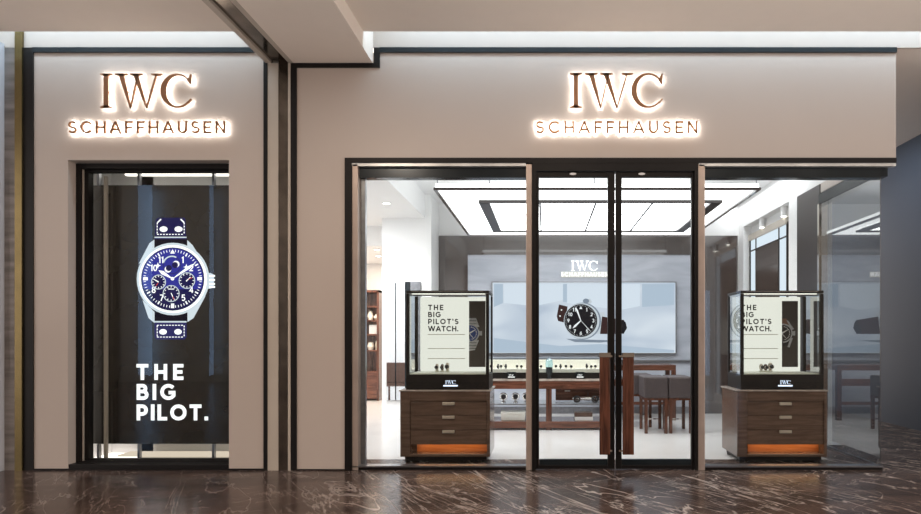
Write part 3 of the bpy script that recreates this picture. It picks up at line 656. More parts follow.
# hands
def hand(x, z, wd, L, mi=0):
    dx, dz = x-DX, z-DZ; l = math.hypot(dx, dz); nx, nz = -dz/l*wd, dx/l*wd
    sq([(DX, DZ), (DX+dx*.2+nx*.4, DZ+dz*.2+nz*.4), (DX+dx*.72+nx, DZ+dz*.72+nz), (x, z), (DX+dx*.72-nx, DZ+dz*.72-nz), (DX+dx*.2-nx*.4, DZ+dz*.2-nz*.4)], mi, L)
hand(160.3, 270.2, 1.9, 16); hand(197, 263, 1.5, 17); sdisc(DX, DZ, 1.7, 0, 18)
im = m.build('watch_picture', [S_WHITE, S_STEEL, S_BLUE, S_DBLUE, S_STRAP, S_BLK, S_RED], dt); im.location.x -= 1.9*u; im['label'] = 'glowing picture of a blue-dial watch with steel case'
m = MB()
for s_, a, b, zb1, zt1 in (('THE', 136, 183, 380, 364), ('BIG', 136.2, 175.5, 400, 384), ('PILOT.', 136.2, 208, 420.5, 404.5)):
    text(m, s_, SX(a), SX(b), SZ(zb1), SZ(zt1)-SZ(zb1), .22, y-.002, y)
m.build('slogan_lettering', [S_WHITE], dt)['label'] = 'white bold lettering THE BIG PILOT.'
for z0_, z1_ in ((.03, SZ(458.5)), (SZ(172.5), SZ(168))): MB().box(PX(86, ys), PX(236, ys), ys-.015, ys+.035, z0_, z1_).build('mounting_rail', [M_STEEL], dt)
for a in (98.5, 139, 213.5):
    MB().box(SX(a)-.012, SX(a)+.012, ys-.02, ys+.02, SZ(459), SZ(444)).build('clip', [M_STEEL], dt); MB().box(SX(a)-.012, SX(a)+.012, ys-.02, ys+.02, SZ(185.5), SZ(172)).build('clip', [M_STEEL], dt)
MB().box(SX(106.2), SX(109), ys-.05, ys-.02, SZ(458), SZ(177)).build('hanging_rod', [M_PIL], dt)['label'] = 'pale vertical rod in front of the dark screen'
MB().box(SX(88), SX(101), ys+.01, ys+.03, SZ(444), SZ(185)).build('side_panel', [S_DARK], dt)
tag(MB().box(bx0+.1, bx1-.02, .75, .80, 3.20, 3.24).build('light_bar', [E_WARMBAR]), 'bright bar of light at the top of the tall display window', 'light')
tag(MB().box(bx0+.05, bx1-.02, .70, .95, .01, .03).build('light_bar', [E_FOOTBAR]), 'bright strip of light at the foot of the tall display window', 'light')

# ==================================================================== SHOP CABINETS + SHOWCASES
def cabinet(dx, label):
    y0, y1 = .37, .97; xa, xb = -1.56+dx, -.592+dx; q = lambda p: PZ(p, y0)
    t = thing('drawer_cabinet', label, 'cabinet', ((xa+xb)/2, (y0+y1)/2, 0), 'dark wood drawer cabinets in the shop windows')
    m = MB(); z0, z1 = .07, .775; fx0, fx1 = PX(410, y0)+dx, PX(487, y0)+dx
    m.box(xa, fx0, y0, y1, z0, z1); m.box(fx1, xb, y0, y1, z0, z1); m.box(fx0, fx1, y0+.03, y1, q(445), z1); m.box(fx0, fx1, y0, y1, q(401), z1)
    m.box(fx0, fx1, y0, y1, z0, q(454)); m.box(fx0, fx1, y0+.15, y1, q(454), q(445))
    m.build('body', [M_CABWOOD], t, bevel=.004)
    MB().box(xa-.012, xb+.012, y0-.012, y1+.012, z1, .79).build('top', [M_STONETOP], t, bevel=.003)
    zz = [q(402), q(415.5), q(430), q(445)]
    for k in range(3):
        d = MB().box(fx0+.004, fx1-.004, y0+.012, y0+.029, zz[k+1]+.004, zz[k]-.004).build('drawer', [M_CABWOOD], t, bevel=.002)
        hx = PX(448.5, y0)+dx; hz = (zz[k]-.018)
        MB().box(hx-.065, hx+.065, y0-.012, y0+.012, hz-.017, hz+.015).build('handle', [M_HANDLE], d, bevel=.004)['label'] = 'pale metal pull'
    MB().box(fx0+.05, fx1-.003, y0+.13, y0+.149, q(454)+.001, q(446)).build('lit_recess', [M_ORANGE], t)['label'] = 'orange glowing wood recess'
    MB().box(fx0+.06, fx1-.02, y0+.07, y0+.10, q(445)-.002, q(445)-.0005).build('light_strip', [E_WARMLED], t)
    m = MB(); m.box(xa+.04, xb-.04, y0+.05, y1-.05, .02, .07); m.build('plinth', [M_BLACK], t)
    for a in (xa+.07, xb-.07):
        for b in (y0+.07, y1-.07): MB().tube((a, b, 0), (a, b, .03), .03).build('foot', [M_BLACK], t)
    return t
cabinet(0, 'dark wood drawer cabinet under the left glass showcase with a blue watch')
cabinet(3.63, 'dark wood drawer cabinet under the right glass showcase beside the glass corner')
def showcase(dx, label):
    y0, y1 = .42, .93; xa, xb = -1.508+dx, -.608+dx; zb1, zp, zt1 = .79, PZ(374.5, y0), PZ(290.5, y0)
    t = thing('glass_showcase', label, 'showcase', ((xa+xb)/2, (y0+y1)/2, zb1), 'lit glass showcases on the cabinets')
    MB().box(xa, xb, y0, y1, zb1, zp).build('base', [M_BLACK], t, bevel=.003)
    m = MB(); w_ = .034
    for a in (xa, xb-w_):
        for b in (y0, y1-w_): m.box(a, a+w_, b, b+w_, zp, zt1-w_)
    m.box(xa, xb, y0, y1, zt1-.028, zt1)
    m.build('frame', [M_BLACK], t, bevel=.002)
    MB().box(xa+w_, xb-w_, y0+.01, y0+.016, zp, zt1-.028).build('front_glass', [M_CASEGLASS], t)
    for a in (xa+.01, xb-.016): MB().box(a, a+.006, y0+w_, y1-w_, zp, zt1-.028).build('side_glass', [M_CASESIDE], t)
    MB().box(xa+.036, xb-.036, y0+.036, y1-.04, zp, zp+.01).build('floor_board', [M_POSTER], t)
    MB().box(xa+.05, xb-.05, y0+.06, y0+.09, zt1-.036, zt1-.029).build('light_strip', [E_CREAM], t)
    MB().box(xa+.06, xb-.06, y0-.002, y0+.002, zt1-.012, zt1-.008).build('bright_edge', [M_SILVER], t)
    m = MB(); cxx = PX(450.5, y0)+dx
    iwc(m, cxx-.055, cxx+.055, PZ(384.2, y0), y0-.004, y0-.001); m.box(cxx-.078, cxx+.078, y0-.004, y0-.001, PZ(386.4, y0), PZ(385, y0))
    m.build('logo', [E_LOGO], t)['label'] = 'glowing blue-white IWC logo'
    return t
showcase(0, 'black framed glass showcase left of the doors, blue-dial steel watch picture at its right')
showcase(3.632, 'black framed glass showcase right of the doors with a black-dial watch picture')
def poster(dx, blue, label):
    y0 = .86; q = lambda p: PZ(p, y0); s_ = S0*(D+y0)/D; xa = PX(420, y0)+dx; g = lambda p: PX(p, y0)+dx
    t = thing('advertising_board', label, 'poster', (g(453), y0+.015, PZ(374.5, .42)+.01), 'advertising boards inside the showcases')
    zf = PZ(374.5, .42)+.011
    m = MB(); m.box(g(420.5), g(488), y0+.008, y0+.03, zf, q(297)); m.build('board', [E_POSTER], t)
    MB().box(g(469), g(485.5), y0+.002, y0+.0078, q(367), q(301)).build('dark_panel', [M_POSTERDK], t)
    m = MB().box(g(420.5), g(469), y0-.012, y0+.0075, q(369), q(298.5)); m.build('text_panel', [E_POSTER], t)
    m = MB(); yy = y0-.0125
    rows = (('THE', 428.3, 443.5, 307.2), ('BIG', 428.3, 441, 314.3), ("PILOT'S", 428.3, 458.5, 321.2), ('WATCH.', 428.3, 458.5, 328.4))
    for s2, a, b, zc in rows: text(m, s2, g(a), g(b), q(zc+3.6-.6), 5.4*s_, .21, yy, y0-.012)
    m.build('headline', [M_INK], t)['label'] = "black lettering THE BIG PILOT'S WATCH."
    m = MB()
    for zc in (334.5, 348.5, 358.5): m.box(g(428), g(465), yy, y0-.012, q(zc+.3), q(zc-.3))
    m.build('rule', [M_GREYINK], t)
    # half visible watch picture on the dark panel
    m = MB(); c0, c1 = 470.2 if blue else 470.5, 333.2; R = 9.2 if blue else 9.6
    yw = y0+.0019
    def half(r0, mi, L):       # right half discs
        m.prism([(g(469.2), q(c1-r0*.995))] + [(max(g(469.2), g(c0 + r0*math.cos(math.radians(a)))), q(c1 - r0*math.sin(math.radians(a)))) for a in range(85, -91, -7)], yw-L*.0006, yw, mi)
    P = lambda pts, mi, L: m.prism([(g(a), q(b)) for a, b in pts], yw-L*.0006, yw, mi)
    if blue:
        P([(469.2, 318), (476, 318), (479.5, 327), (469.2, 327)], 1, 1); P([(469.2, 339), (479, 340), (475, 350), (469.2, 351)], 1, 1)
        for b in (320.5, 323.5, 342.5, 345.5, 348.2): P([(469.2, b), (476.3, b), (476.3, b+.5), (469.2, b+.5)], 4, 2)
    else:
        P([(469.2, 318.5), (474, 318.5), (478, 326), (469.2, 326)], 3, 1); P([(469.2, 340), (478, 340), (474, 345.5), (469.2, 347)], 4, 1)
        P([(474, 320), (476, 321), (481.5, 329), (479, 330)], 1, 2); P([(478, 338), (480.5, 338), (477, 347.5), (475, 347)], 1, 2)
    half(R, 1, 3); half(R-1.3, 2, 4)
    P([(c0+R-.3, 331), (c0+R+2.6, 331), (c0+R+2.6, 335.5), (c0+R-.3, 335.5)], 1, 3)
    for k in range(-5, 6):
        a = math.radians(k*15+3)
        x_, z_ = c0+(R-3)*math.cos(a), c1-(R-3)*math.sin(a)
        if x_ > 470: P([(x_-.45, z_-.45), (x_+.45, z_-.45), (x_+.45, z_+.45), (x_-.45, z_+.45)], 0, 5)
    P([(469.3, 332.5), (469.6, 334), (475.5, 330), (475.2, 329.4)], 0, 6); P([(469.3, 333), (469.3, 334), (473, 338), (473.3, 337.6)], 0, 6)
    m.build('watch_picture', [M_PWHITE, M_PSTEEL, M_DIALB if blue else M_DIAL, M_PBROWN, M_DIAL], t)['label'] = 'picture of a blue-dial steel watch' if blue else 'picture of a black-dial watch'
    return g, q, y0, zf
g1 = poster(0, True, "cream advertising board reading THE BIG PILOT'S WATCH. in the left showcase")
g2 = poster(3.603, False, "cream advertising board reading THE BIG PILOT'S WATCH. in the right showcase")
# the small watches standing in front of each board
def mini_watch(x, yb2, z, h, strap, name='wristwatch'):
    t = bpy.data.objects.new(name, None); COL.objects.link(t); t.location = (x, yb2, z)
    m = MB(); m.torus((x, yb2, z+h*.50), h*.40, h*.10, 'X', 0, 20, 8)
    for v in m.bm.verts: v.co.x = x + (v.co.x-x)*1.7
    m.build('strap', [strap], t, smooth=True)
    MB().tube((x, yb2-h*.56, z+h*.50), (x, yb2-h*.42, z+h*.5), h*.28, h*.28, n=20).build('case', [M_SILVER], t)
    MB().tube((x, yb2-h*.575, z+h*.50), (x, yb2-h*.562, z+h*.5), h*.22, h*.22, n=20).build('dial', [M_DIAL], t)
    MB().tube((x, yb2, z), (x, yb2, z+h*.12), h*.2, h*.12, n=12).build('stand', [M_CREAM], t)
    return t
proto = None
for dx, lab, pxs in ((0.0, 'small wristwatch on a stand inside the left showcase, %s of its three', (437, 442.3, 447.5)), (3.63, 'small wristwatch on a stand inside the right showcase, %s of its three', (443, 447.3, 452))):
    for k, (p, h, wh) in enumerate(zip(pxs, (.075, .072, .088), ('leftmost', 'middle', 'rightmost'))):
        zf = PZ(374.5, .42)+.0105
        # risers keep the three watches at stepped heights
        t = mini_watch(PX(p, .78)+dx, .78, zf+.014, h*1.05, M_WOOD if k == 1 else M_HANDLE)
        tag(t, lab % wh, 'watch', 'small watches in the showcases')
        MB().box(PX(p, .78)+dx-.02, PX(p, .78)+dx+.02, .75, .81, zf, zf+.014).build('riser', [M_POSTER], t)

# ==================================================================== LONG WATCH TABLE
ty0, ty1 = 2.87, 3.47; tx0, tx1 = PX(440, ty0), PX(612, ty0); q = lambda p: PZ(p, ty0); g = lambda p: PX(p, ty0)
tt = thing('watch_table', 'long walnut display table with a glass case of watches along the back of the shop', 'table', ((tx0+tx1)/2, (ty0+ty1)/2, 0))
MB().box(tx0, tx1, ty0, ty1, q(389), q(381)).build('apron', [M_WOODX], tt, bevel=.003)
MB().box(tx0-.01, tx1+.01, ty0-.01, ty1, q(381), q(379)).build('table_top', [M_STONETOP], tt, bevel=.002)
d = MB().box(g(556), tx1-.06, ty0+.25, ty1-.02, q(402), q(389)).build('drawer_unit', [M_WOODX], tt)
for a, b in ((587, 387.4), (568, 392)): MB().box(g(a)-.04, g(a)+.04, ty0+.225, ty0+.25, q(b)-.008, q(b)+.004).build('drawer_handle', [M_HANDLE], d)
for a in (tx0, g(546), tx1-.085):
    for yy in (ty0+.005, ty1-.09): MB().box(a, a+.085, yy, yy+.085, 0, q(389)).build('leg', [M_WOOD], tt, bevel=.003)
MB().box(tx0+.02, tx1-.02, ty0+.02, ty1-.02, q(405), q(403.6)).build('glass_shelf', [M_GLASS], tt)
MB().box(tx0+.02, tx1-.02, ty0+.012, ty0+.02, q(405.2), q(403.8)).build('shelf_edge', [M_STEEL], tt)
MB().box(tx0+.086, tx1-.086, ty0-.0, ty1, .03, q(421.5)).build('bottom_shelf', [M_WOODX], tt, bevel=.003)
cy0 = ty0+.10; zc0, zc1 = q(379), 1.05
cs = MB().box(tx0+.02, tx1-.02, cy0, ty1-.01, zc0, q(373)).build('case_base', [M_BLACK], tt)
tray_z = q(373)+.05
MB().box(tx0+.05, tx1-.05, cy0+.05, ty1-.05, q(373), tray_z).build('tray', [M_CREAM], cs)
MB().box(tx0+.05, tx1-.05, ty1-.06, ty1-.03, tray_z, zc1-.04).build('tray_back', [M_CREAM], cs)
MB().box(tx0+.02, tx1-.02, cy0, cy0+.008, q(373), zc1-.012).box(tx0+.02, tx1-.02, cy0, ty1-.01, zc1-.012, zc1-.004).build('case_glass', [M_GLASS], tt)
MB().frame(tx0+.015, tx1-.015, zc1-.02, zc1+.0, cy0-.006, cy0+.006, .009).build('case_edge', [M_STEEL], tt)
MB().box(tx0+.04, tx1-.04, cy0+.02, cy0+.04, zc1-.026, zc1-.014).build('light_strip', [E_CREAM], tt)
w0 = mini_watch(g(497), cy0+.13, tray_z, .075, M_DIAL)
WL = 'small wristwatch on the cream tray in the glass case of the long walnut table'
tag(w0, WL, 'watch', 'watches in the glass case')
pos = [501, 506, 517, 521.5, 536, 541, 556, 560.5, 566, 571, 587, 591, 595.5, 600]
w1 = mini_watch(PX(501, cy0+.16), cy0+.2, tray_z, .075, M_CREAM); tag(w1, WL, 'watch', 'watches in the glass case')
for k, p in enumerate(pos[1:]):
    c = copy_tree(w1 if k % 3 else w0); c.location.x = PX(p, cy0+.16); c.location.y = cy0+.13+.10*(k % 2)
# logo blocks and glass dome on the front ledge
for p, wh in ((511.5, 'left'), (580, 'right')):
    xx = PX(p, ty0+.05)
    t = thing('logo_block', 'small dark block with a pale logo on the table ledge, %s of the two' % ('left' if wh == 'left' else 'right'), 'sign', (xx, ty0+.05, q(379)), 'logo blocks on the watch table')
    MB().box(xx-.065, xx+.065, ty0+.03, ty0+.07, q(379), q(379)+.10).build('block', [M_BLUEBLK], t, bevel=.003)
    m = MB(); iwc(m, xx-.036, xx+.036, q(379)+.040, ty0+.026, ty0+.029); m.box(xx-.05, xx+.05, ty0+.026, ty0+.029, q(379)+.022, q(379)+.032)
    m.build('logo', [E_WHITE], t)
xx = g(549.2)
t = thing('glass_dome', 'pale blue glass dome on a dark base standing on the watch table', 'ornament', (xx, ty0+.05, q(379)))
MB().lathe(xx, ty0+.045, [(.045, q(379)), (.045, q(379)+.012), (.02, q(379)+.03), (.048, q(379)+.09), (.05, q(379)+.17)]).build('base', [M_BLUEBLK], t, smooth=True)
MB().lathe(xx, ty0+.045, [(.052, q(379)+.17), (.056, q(379)+.22), (.05, q(379)+.27), (.028, q(379)+.30), (.01, q(379)+.31)]).build('dome', [M_BLUEGLASS], t, smooth=True)
# objects on the glass shelf
zs = q(403.6)
for p, wh in ((503.5, 'leftmost'), (515.5, 'middle'), (526, 'rightmost')):
    x_ = PX(p, ty0+.2)
    t = thing('desk_clock', 'small round silver desk clock on the glass shelf under the table, %s of three' % wh, 'clock', (x_, ty0+.2, zs), 'desk clocks on the glass shelf')
    MB().torus((x_, ty0+.2, zs+.085), .048, .013, 'Y', 0, 20, 8).build('case', [M_SILVER], t, smooth=True)
    MB().tube((x_, ty0+.195, zs+.085), (x_, ty0+.21, zs+.085), .045, n=20).build('dial', [M_DIAL], t)
    MB().lathe(x_, ty0+.2, [(.04, zs), (.04, zs+.012), (.012, zs+.02), (.012, zs+.03)]).build('foot', [M_SILVER], t, smooth=True)
x_ = PX(586, ty0+.2); yc = ty0+.2
t = thing('model_car', 'silver model of a vintage racing car on the glass shelf under the table', 'model car', (x_, yc, zs))
m = MB()
prof = [(-.20, .035, .035), (-.17, .055, .05), (-.05, .062, .055), (.0, .05, .06), (.05, .07, .06), (.12, .06, .05), (.2, .02, .02)]
rings = [[m.bm.verts.new((x_+a, yc + ry*math.cos(2*PI*k/12), zs+.065 + rz*.7*math.sin(2*PI*k/12))) for k in range(12)] for a, ry, rz in prof]
for a, b in zip(rings, rings[1:]):
    for k in range(12): m._q([a[k], a[(k+1) % 12], b[(k+1) % 12], b[k]], 0)
m._q(rings[0], 0); m._q(rings[-1][::-1], 0)
m.build('body', [M_SILVER], t, smooth=True)
for a in (-.14, .13):
    for b in (-.085, .085): MB().torus((x_+a, yc+b, zs+.055), .042, .014, 'Y', 0, 20, 8).tube((x_+a, yc+b-.008, zs+.055), (x_+a, yc+b+.008, zs+.055), .012).build('wheel', [M_DIAL], t, smooth=True)
    MB().tube((x_+a, yc-.085, zs+.055), (x_+a, yc+.085, zs+.055), .006).build('axle', [M_SILVER], t)
MB().box(x_-.012, x_-.006, yc-.04, yc+.04, zs+.10, zs+.135).build('windscreen', [M_CASEGLASS], t)
MB().torus((x_+.03, yc, zs+.12), .02, .004, 'X').build('steering_wheel', [M_DIAL], t)
zb2 = q(421.5)
m = MB().box(PX(501, ty0+.1), PX(525, ty0+.1), ty0+.1, ty0+.35, zb2, zb2+.125)
t = m.build('gift_box', [M_BOXWHITE], bevel=.006); tag(t, 'wide off-white box on the bottom shelf of the long table', 'box')
MB().box(PX(501, ty0+.1)-.004, PX(525, ty0+.1)+.004, ty0+.096, ty0+.354, zb2+.088, zb2+.129).build('lid', [M_BOXWHITE], t, bevel=.004)
m = MB().box(PX(575, ty0+.1), PX(593, ty0+.1), ty0+.1, ty0+.32, zb2, zb2+.055)
tag(m.build('storage_box', [M_PWHITE], bevel=.004), 'flat white box under a brown box on the bottom shelf', 'box')
m = MB().box(PX(574.5, ty0+.1), PX(592.5, ty0+.1), ty0+.1, ty0+.32, zb2+.056, zb2+.12)
tag(m.build('watch_box', [M_BRLEATHER], bevel=.004), 'brown leather box stacked on the flat white box', 'box')

# ==================================================================== HIGH DESK + STOOLS
hy = 4.0; q4 = lambda p: PZ(p, hy); g4 = lambda p: PX(p, hy)
t = thing('console_desk', 'walnut console desk behind the upholstered stools', 'desk', (g4(640), hy+.3, 0))
MB().box(g4(604), g4(676), hy, hy+.6, q4(370.5), q4(365)).build('desk_top', [M_WOODX], t, bevel=.003)
for a in (g4(604), g4(671.5)):
    for b in (hy, hy+.52): MB().box(a, a+.075, b, b+.08, 0, q4(370.5)).build('leg', [M_WOOD], t, bevel=.003)
MB().box(g4(609), g4(671), hy+.02, hy+.05, q4(386), q4(379)).build('rail', [M_WOODX], t)
MB().box(g4(609), g4(671), hy+.02, hy+.06, q4(405), q4(402)).build('stretcher', [M_WOODX], t)
def stool(x0, x1, y0, y1, label):
    t = thing('upholstered_stool', label, 'stool', ((x0+x1)/2, (y0+y1)/2, 0), 'upholstered stools at the back of the shop')
    o = MB().box(x0+.002, x1-.002, y0, y1, .50, .80).build('seat', [M_LEATHER], t, bevel=.02)
    MB().box(x0+.004, x1-.004, y0+.01, y1-.01, .47, .50).build('seat_rail', [M_WOOD], t)
    for a in (x0+.015, x1-.05):
        for b in (y0+.02, y1-.055): MB().box(a-.003, a+.042, b, b+.042, 0, .47).build('leg', [M_WOOD], t, bevel=.003)
    MB().box(x0+.05, x1-.05, y1-.045, y1-.03, .14, .155).build('footrest', [M_CHROME], t)
    return t
stool(1.394, 1.738, 2.51, 3.06, 'left of two dark upholstered stools side by side, nearest the right door handle')
stool(1.742, 2.09, 2.51, 3.06, 'right of two dark upholstered stools side by side, nearest the right door frame')
stool(1.27, 1.62, 3.15, 3.65, 'dark upholstered stool standing behind the side-by-side pair')

# ==================================================================== BACK WALL SCREEN + SIGN
ys = 4.90; SX = lambda p: PX(p, ys); SZ = lambda p: PZ(p, ys); u = S0*(D+ys)/D
def pic_mat():
    m = bpy.data.materials.new('screen_drapery'); m.use_nodes = True; nt = m.node_tree; nt.nodes.clear(); L = nt.links.new
    tc = nt.nodes.new('ShaderNodeTexCoord'); mp = nt.nodes.new('ShaderNodeMapping'); mp.inputs['Rotation'].default_value = (0, 0.35, 0); mp.inputs['Scale'].default_value = (.55, 1, 1.6)
    n = nt.nodes.new('ShaderNodeTexNoise'); n.inputs['Scale'].default_value = 1.1; n.inputs['Detail'].default_value = 2; n.inputs['Distortion'].default_value = .7
    r = nt.nodes.new('ShaderNodeValToRGB'); r.color_ramp.elements[0].position = .3; r.color_ramp.elements[1].position = .65
    r.color_ramp.elements[0].color = (.50, .58, .70, 1); r.color_ramp.elements[1].color = (.76, .82, .90, 1)
    e = nt.nodes.new('ShaderNodeEmission'); o = nt.nodes.new('ShaderNodeOutputMaterial')
    L(tc.outputs['Object'], mp.inputs[0]); L(mp.outputs[0], n.inputs['Vector']); L(n.outputs['Fac'], r.inputs[0]); L(r.outputs[0], e.inputs[0]); L(e.outputs[0], o.inputs[0])
    return m
t = thing('wall_screen', 'wide wall screen on the marble showing a black-dial pilot watch on pale cloth', 'screen', (SX(584), ys+.05, SZ(353)))
MB().box(SX(491.5), SX(676.5), ys+.002, ys+.07, SZ(354), SZ(281.5)).build('bezel', [M_STEEL], t)
MB().box(SX(492.5), SX(675.5), ys, ys+.002, SZ(353), SZ(282.5)).build('picture', [pic_mat()], t)
m = MB(); y = ys-.001
P = lambda pts, mi, L: m.prism([(SX(a), SZ(b)) for a, b in pts], y-L*.001, y, mi)
# backdrop folds (0 pale, 1 mid, 2 cool)
P([(494, 284), (503, 284), (503, 303), (494, 307)], 1, 0.5); P([(504, 284), (563, 284), (563, 300), (535, 306), (504, 303)], 0, .5)
P([(563, 284), (567, 284), (567, 302), (563, 302)], 1, .6); P([(567, 284), (640, 284), (640, 306), (620, 310), (567, 303)], 0, .5)
P([(642, 284), (674, 284), (674, 305), (642, 307)], 1, .5); P([(494, 338), (560, 346), (600, 344), (674, 350), (674, 352.5), (494, 352.5)], 1, .5)
m.build('cloth_folds', [scr('screen_pale_cloth', (.72, .80, .90)), scr('screen_grey_cloth', (.46, .56, .68))], t)
m = MB()
# 0 white 1 steel 2 black 3 brown 4 silver grey
P([(566, 338.8), (600, 340), (622, 340.5), (600, 342.6), (575, 342)], 4, 1)
P([(559, 304.5), (567.5, 306.5), (566, 323), (558, 321), (556.8, 316)], 3, 2)
m.disc(SX(561.5), SZ(310), .8*u, y-.003, y, 0, 12); m.disc(SX(560), SZ(316), .8*u, y-.003, y, 0, 12)
P([(596, 313), (604, 312), (606, 318), (601, 334), (595, 334)], 1, 2); P([(602, 316.5), (624, 320), (626, 328), (620, 334), (600, 334)], 3, 3)
P([(622, 320), (625.5, 322), (627, 328), (623.5, 334), (619, 333)], 2, 4)
P([(584.5, 300.5), (590, 298.5), (592, 302), (588, 306)], 1, 3)
m.disc(SX(586), SZ(301), 3.2*u, y-.004, y, 4, 16, 2.4*u)
m.disc(SX(582.6), SZ(321), 18.4*u, y-.005, y, 4); m.disc(SX(581.6), SZ(321), 17.8*u, y-.006, y, 1); m.disc(SX(580.8), SZ(320.6), 16.4*u, y-.007, y, 2)
C0 = (580.8, 320.6)
for k, n in enumerate(('12', '1', '2', '3', '4', '5', '6', '7', '8', '9', '10', '11')):
    a = math.radians(90-30*k); gx, gz = C0[0]+12.4*math.cos(a), C0[1]-12.4*math.sin(a)
    if n == '12': P([(gx, gz-2.2), (gx+1.6, gz+.8), (gx-1.6, gz+.8)], 0, 9)
    else:
        for qn, ch in enumerate(n): put_glyph(m, ch, SX(gx-1.0-(len(n)-1)*.9+qn*2.0), SZ(gz+1.7), 3.4*u, .2, y-.009, y, 0)
for k in range(60):
    a = math.radians(k*6); c, s_ = math.cos(a), math.sin(a)
    P([(C0[0]+rr*c-w_*s_, C0[1]-rr*s_-w_*c) for rr, w_ in ((14.6, -.12), (15.4, -.12), (15.4, .12), (14.6, .12))], 0, 9)
def hnd(x, z, wd, L):
    dx, dz = x-C0[0], z-C0[1]; l = math.hypot(dx, dz); nx, nz = -dz/l*wd, dx/l*wd
    P([(C0[0]-nx*.4, C0[1]-nz*.4), (C0[0]+nx*.4, C0[1]+nz*.4), (C0[0]+dx*.7+nx, C0[1]+dz*.7+nz), (x, z), (C0[0]+dx*.7-nx, C0[1]+dz*.7-nz)], 0, L)
hnd(575.5, 306.3, .9, 10); hnd(572.5, 328.5, 1.1, 11); hnd(591.6, 332.6, .3, 12)
m.build('watch_picture', [scr('pic_white', (.9, .93, .96)), scr('pic_steel', (.60, .66, .72)), scr('pic_black', (.012, .012, .016)), scr('pic_brown', (.045, .022, .022)), scr('pic_shadow', (.22, .27, .34))], t)['label'] = 'picture of a black-dial watch on a brown strap'
yw = 4.975
t = thing('wall_logo', 'small glowing white IWC SCHAFFHAUSEN logo on the marble above the wall screen', 'sign', (PX(584, yw), yw, PZ(277, yw)))
z = PZ(271.0, yw)
for (fn, o), c in zip(IWC_OFF, 'IWC'):
    Hh = (PX(597.5, yw)-PX(571, yw))/2.67; mb = MB(); fn(mb, PX(571, yw)+o*Hh, z, Hh, yw-.05, yw-.03); mb.build('letter', [E_LOGOW], t)
Hs = PZ(272.5, yw)-PZ(276.5, yw)
for c, x in text_layout('SCHAFFHAUSEN', PX(561, yw), PX(608, yw), Hs, .2):
    mb = MB(); put_glyph(mb, c, x, PZ(276.5, yw), Hs, .2, yw-.05, yw-.03); mb.build('letter', [E_WHITE], t)
MB().box(PX(561, yw), PX(608, yw), yw-.028, yw-.001, PZ(277.3, yw), PZ(271.8, yw)).build('glow_box', [E_GLOW], t)

# ==================================================================== LUMINOUS CEILING RAFT
rz = 3.0; ra0, ra1 = .61, 3.87; rx0, rx1 = -1.22, 2.38
t = thing('light_raft', 'large luminous rectangular ceiling raft with dark frame lines', 'light', ((rx0+rx1)/2, (ra0+ra1)/2, rz))
m = MB(); m.box(rx0, rx1, ra0, ra1, rz+.02, rz+.07)
m.build('outer_diffuser', [E_PANEL2], t)
ix0, ix1, iy0, iy1 = -.80, 2.14, 1.22, 3.38
m = MB().box(ix0, ix1, iy0, iy1, rz+.006, rz+.019); m.build('inner_diffuser', [E_PANEL], t)
m = MB(); fw = .035
m.box(rx0-.02, rx1+.02, ra0-.02, ra0+.005, rz-.004, rz+.022); m.box(rx0-.02, rx1+.02, ra1-.01, ra1+.015, rz, rz+.022)
m.box(rx0-.02, rx0+.02, ra0, ra1, rz-.004, rz+.022); m.box(rx1-.02, rx1+.02, ra0, ra1, rz-.004, rz+.022)
m.build('outer_frame', [M_TAUPEDK], t)
m = MB(); m.box(ix0, ix1, iy0-.02, iy0+.02, rz-.02, rz+.015); m.box(ix0, ix1, iy1-.03, iy1+.01, rz-.02, rz+.015)
m.box(ix0, ix0+.13, iy0, iy1, rz-.02, rz+.015); m.box(ix1-.13, ix1, iy0, iy1, rz-.02, rz+.015)
for a in (-.06, .62, 1.31): m.box(a-.012, a+.012, iy0, iy1, rz-.01, rz+.012)
m.box(ix0, ix1, 2.05, 2.062, rz-.0, rz+.01)
m.build('inner_frame', [M_BROWNDK], t)
for a in (rx0+.02, -.62, .55, 1.75, rx1-.02): MB().tube((a, ra0+.01, rz+.07), (a, ra0+.01, 3.75), .006).build('hanging_rod', [M_STEEL], t)
for a in (rx0+.02, rx1-.02): MB().tube((a, ra1-.02, rz+.07), (a, ra1-.02, 3.75), .006).build('hanging_rod', [M_STEEL], t)
def downlight(x, y, z, label, pw, tilt=0.0):
    t = thing('ceiling_downlight', label, 'light', (x, y, z), 'recessed ceiling downlights')
    MB().torus((x, y, z-.004), .055, .008, 'Z', 0, 24, 6).build('rim', [M_WHITE], t, smooth=True)
    MB().tube((x, y, z-.003), (x, y, z-.009), .048, n=24).build('lens', [E_SPOT], t)
    d = bpy.data.lights.new('downlight_beam', 'SPOT'); d.energy = pw; d.spot_size = 1.1; d.spot_blend = .8; d.color = NEUT; d.shadow_soft_size = .04
    o = bpy.data.objects.new('downlight_beam', d); COL.objects.link(o); o.parent = t; o.location = (0, 0, -.02); o.rotation_euler = (tilt, 0, 0)
downlight(-2.35, 2.99, 3.35, 'round recessed downlight in the lowered ceiling above the left of the shop', 120, .62)
downlight(-3.13, 5.45, 3.0, 'nearer of two recessed downlights in the room beyond the shop', 60)
downlight(-3.35, 6.4, 3.0, 'farther of two recessed downlights in the room beyond the shop', 60)
area('shop_soffit_light', (-3.3, 2.4, 3.33), 1.6, 1.6, 90, NEUT)
area('back_room_light', (-3.3, 6.3, 2.97), 1.2, 1.2, 90, WARM)
area('shop_right_wash', (3.3, 3.5, 3.70), .1, 3.0, 14, NEUT)

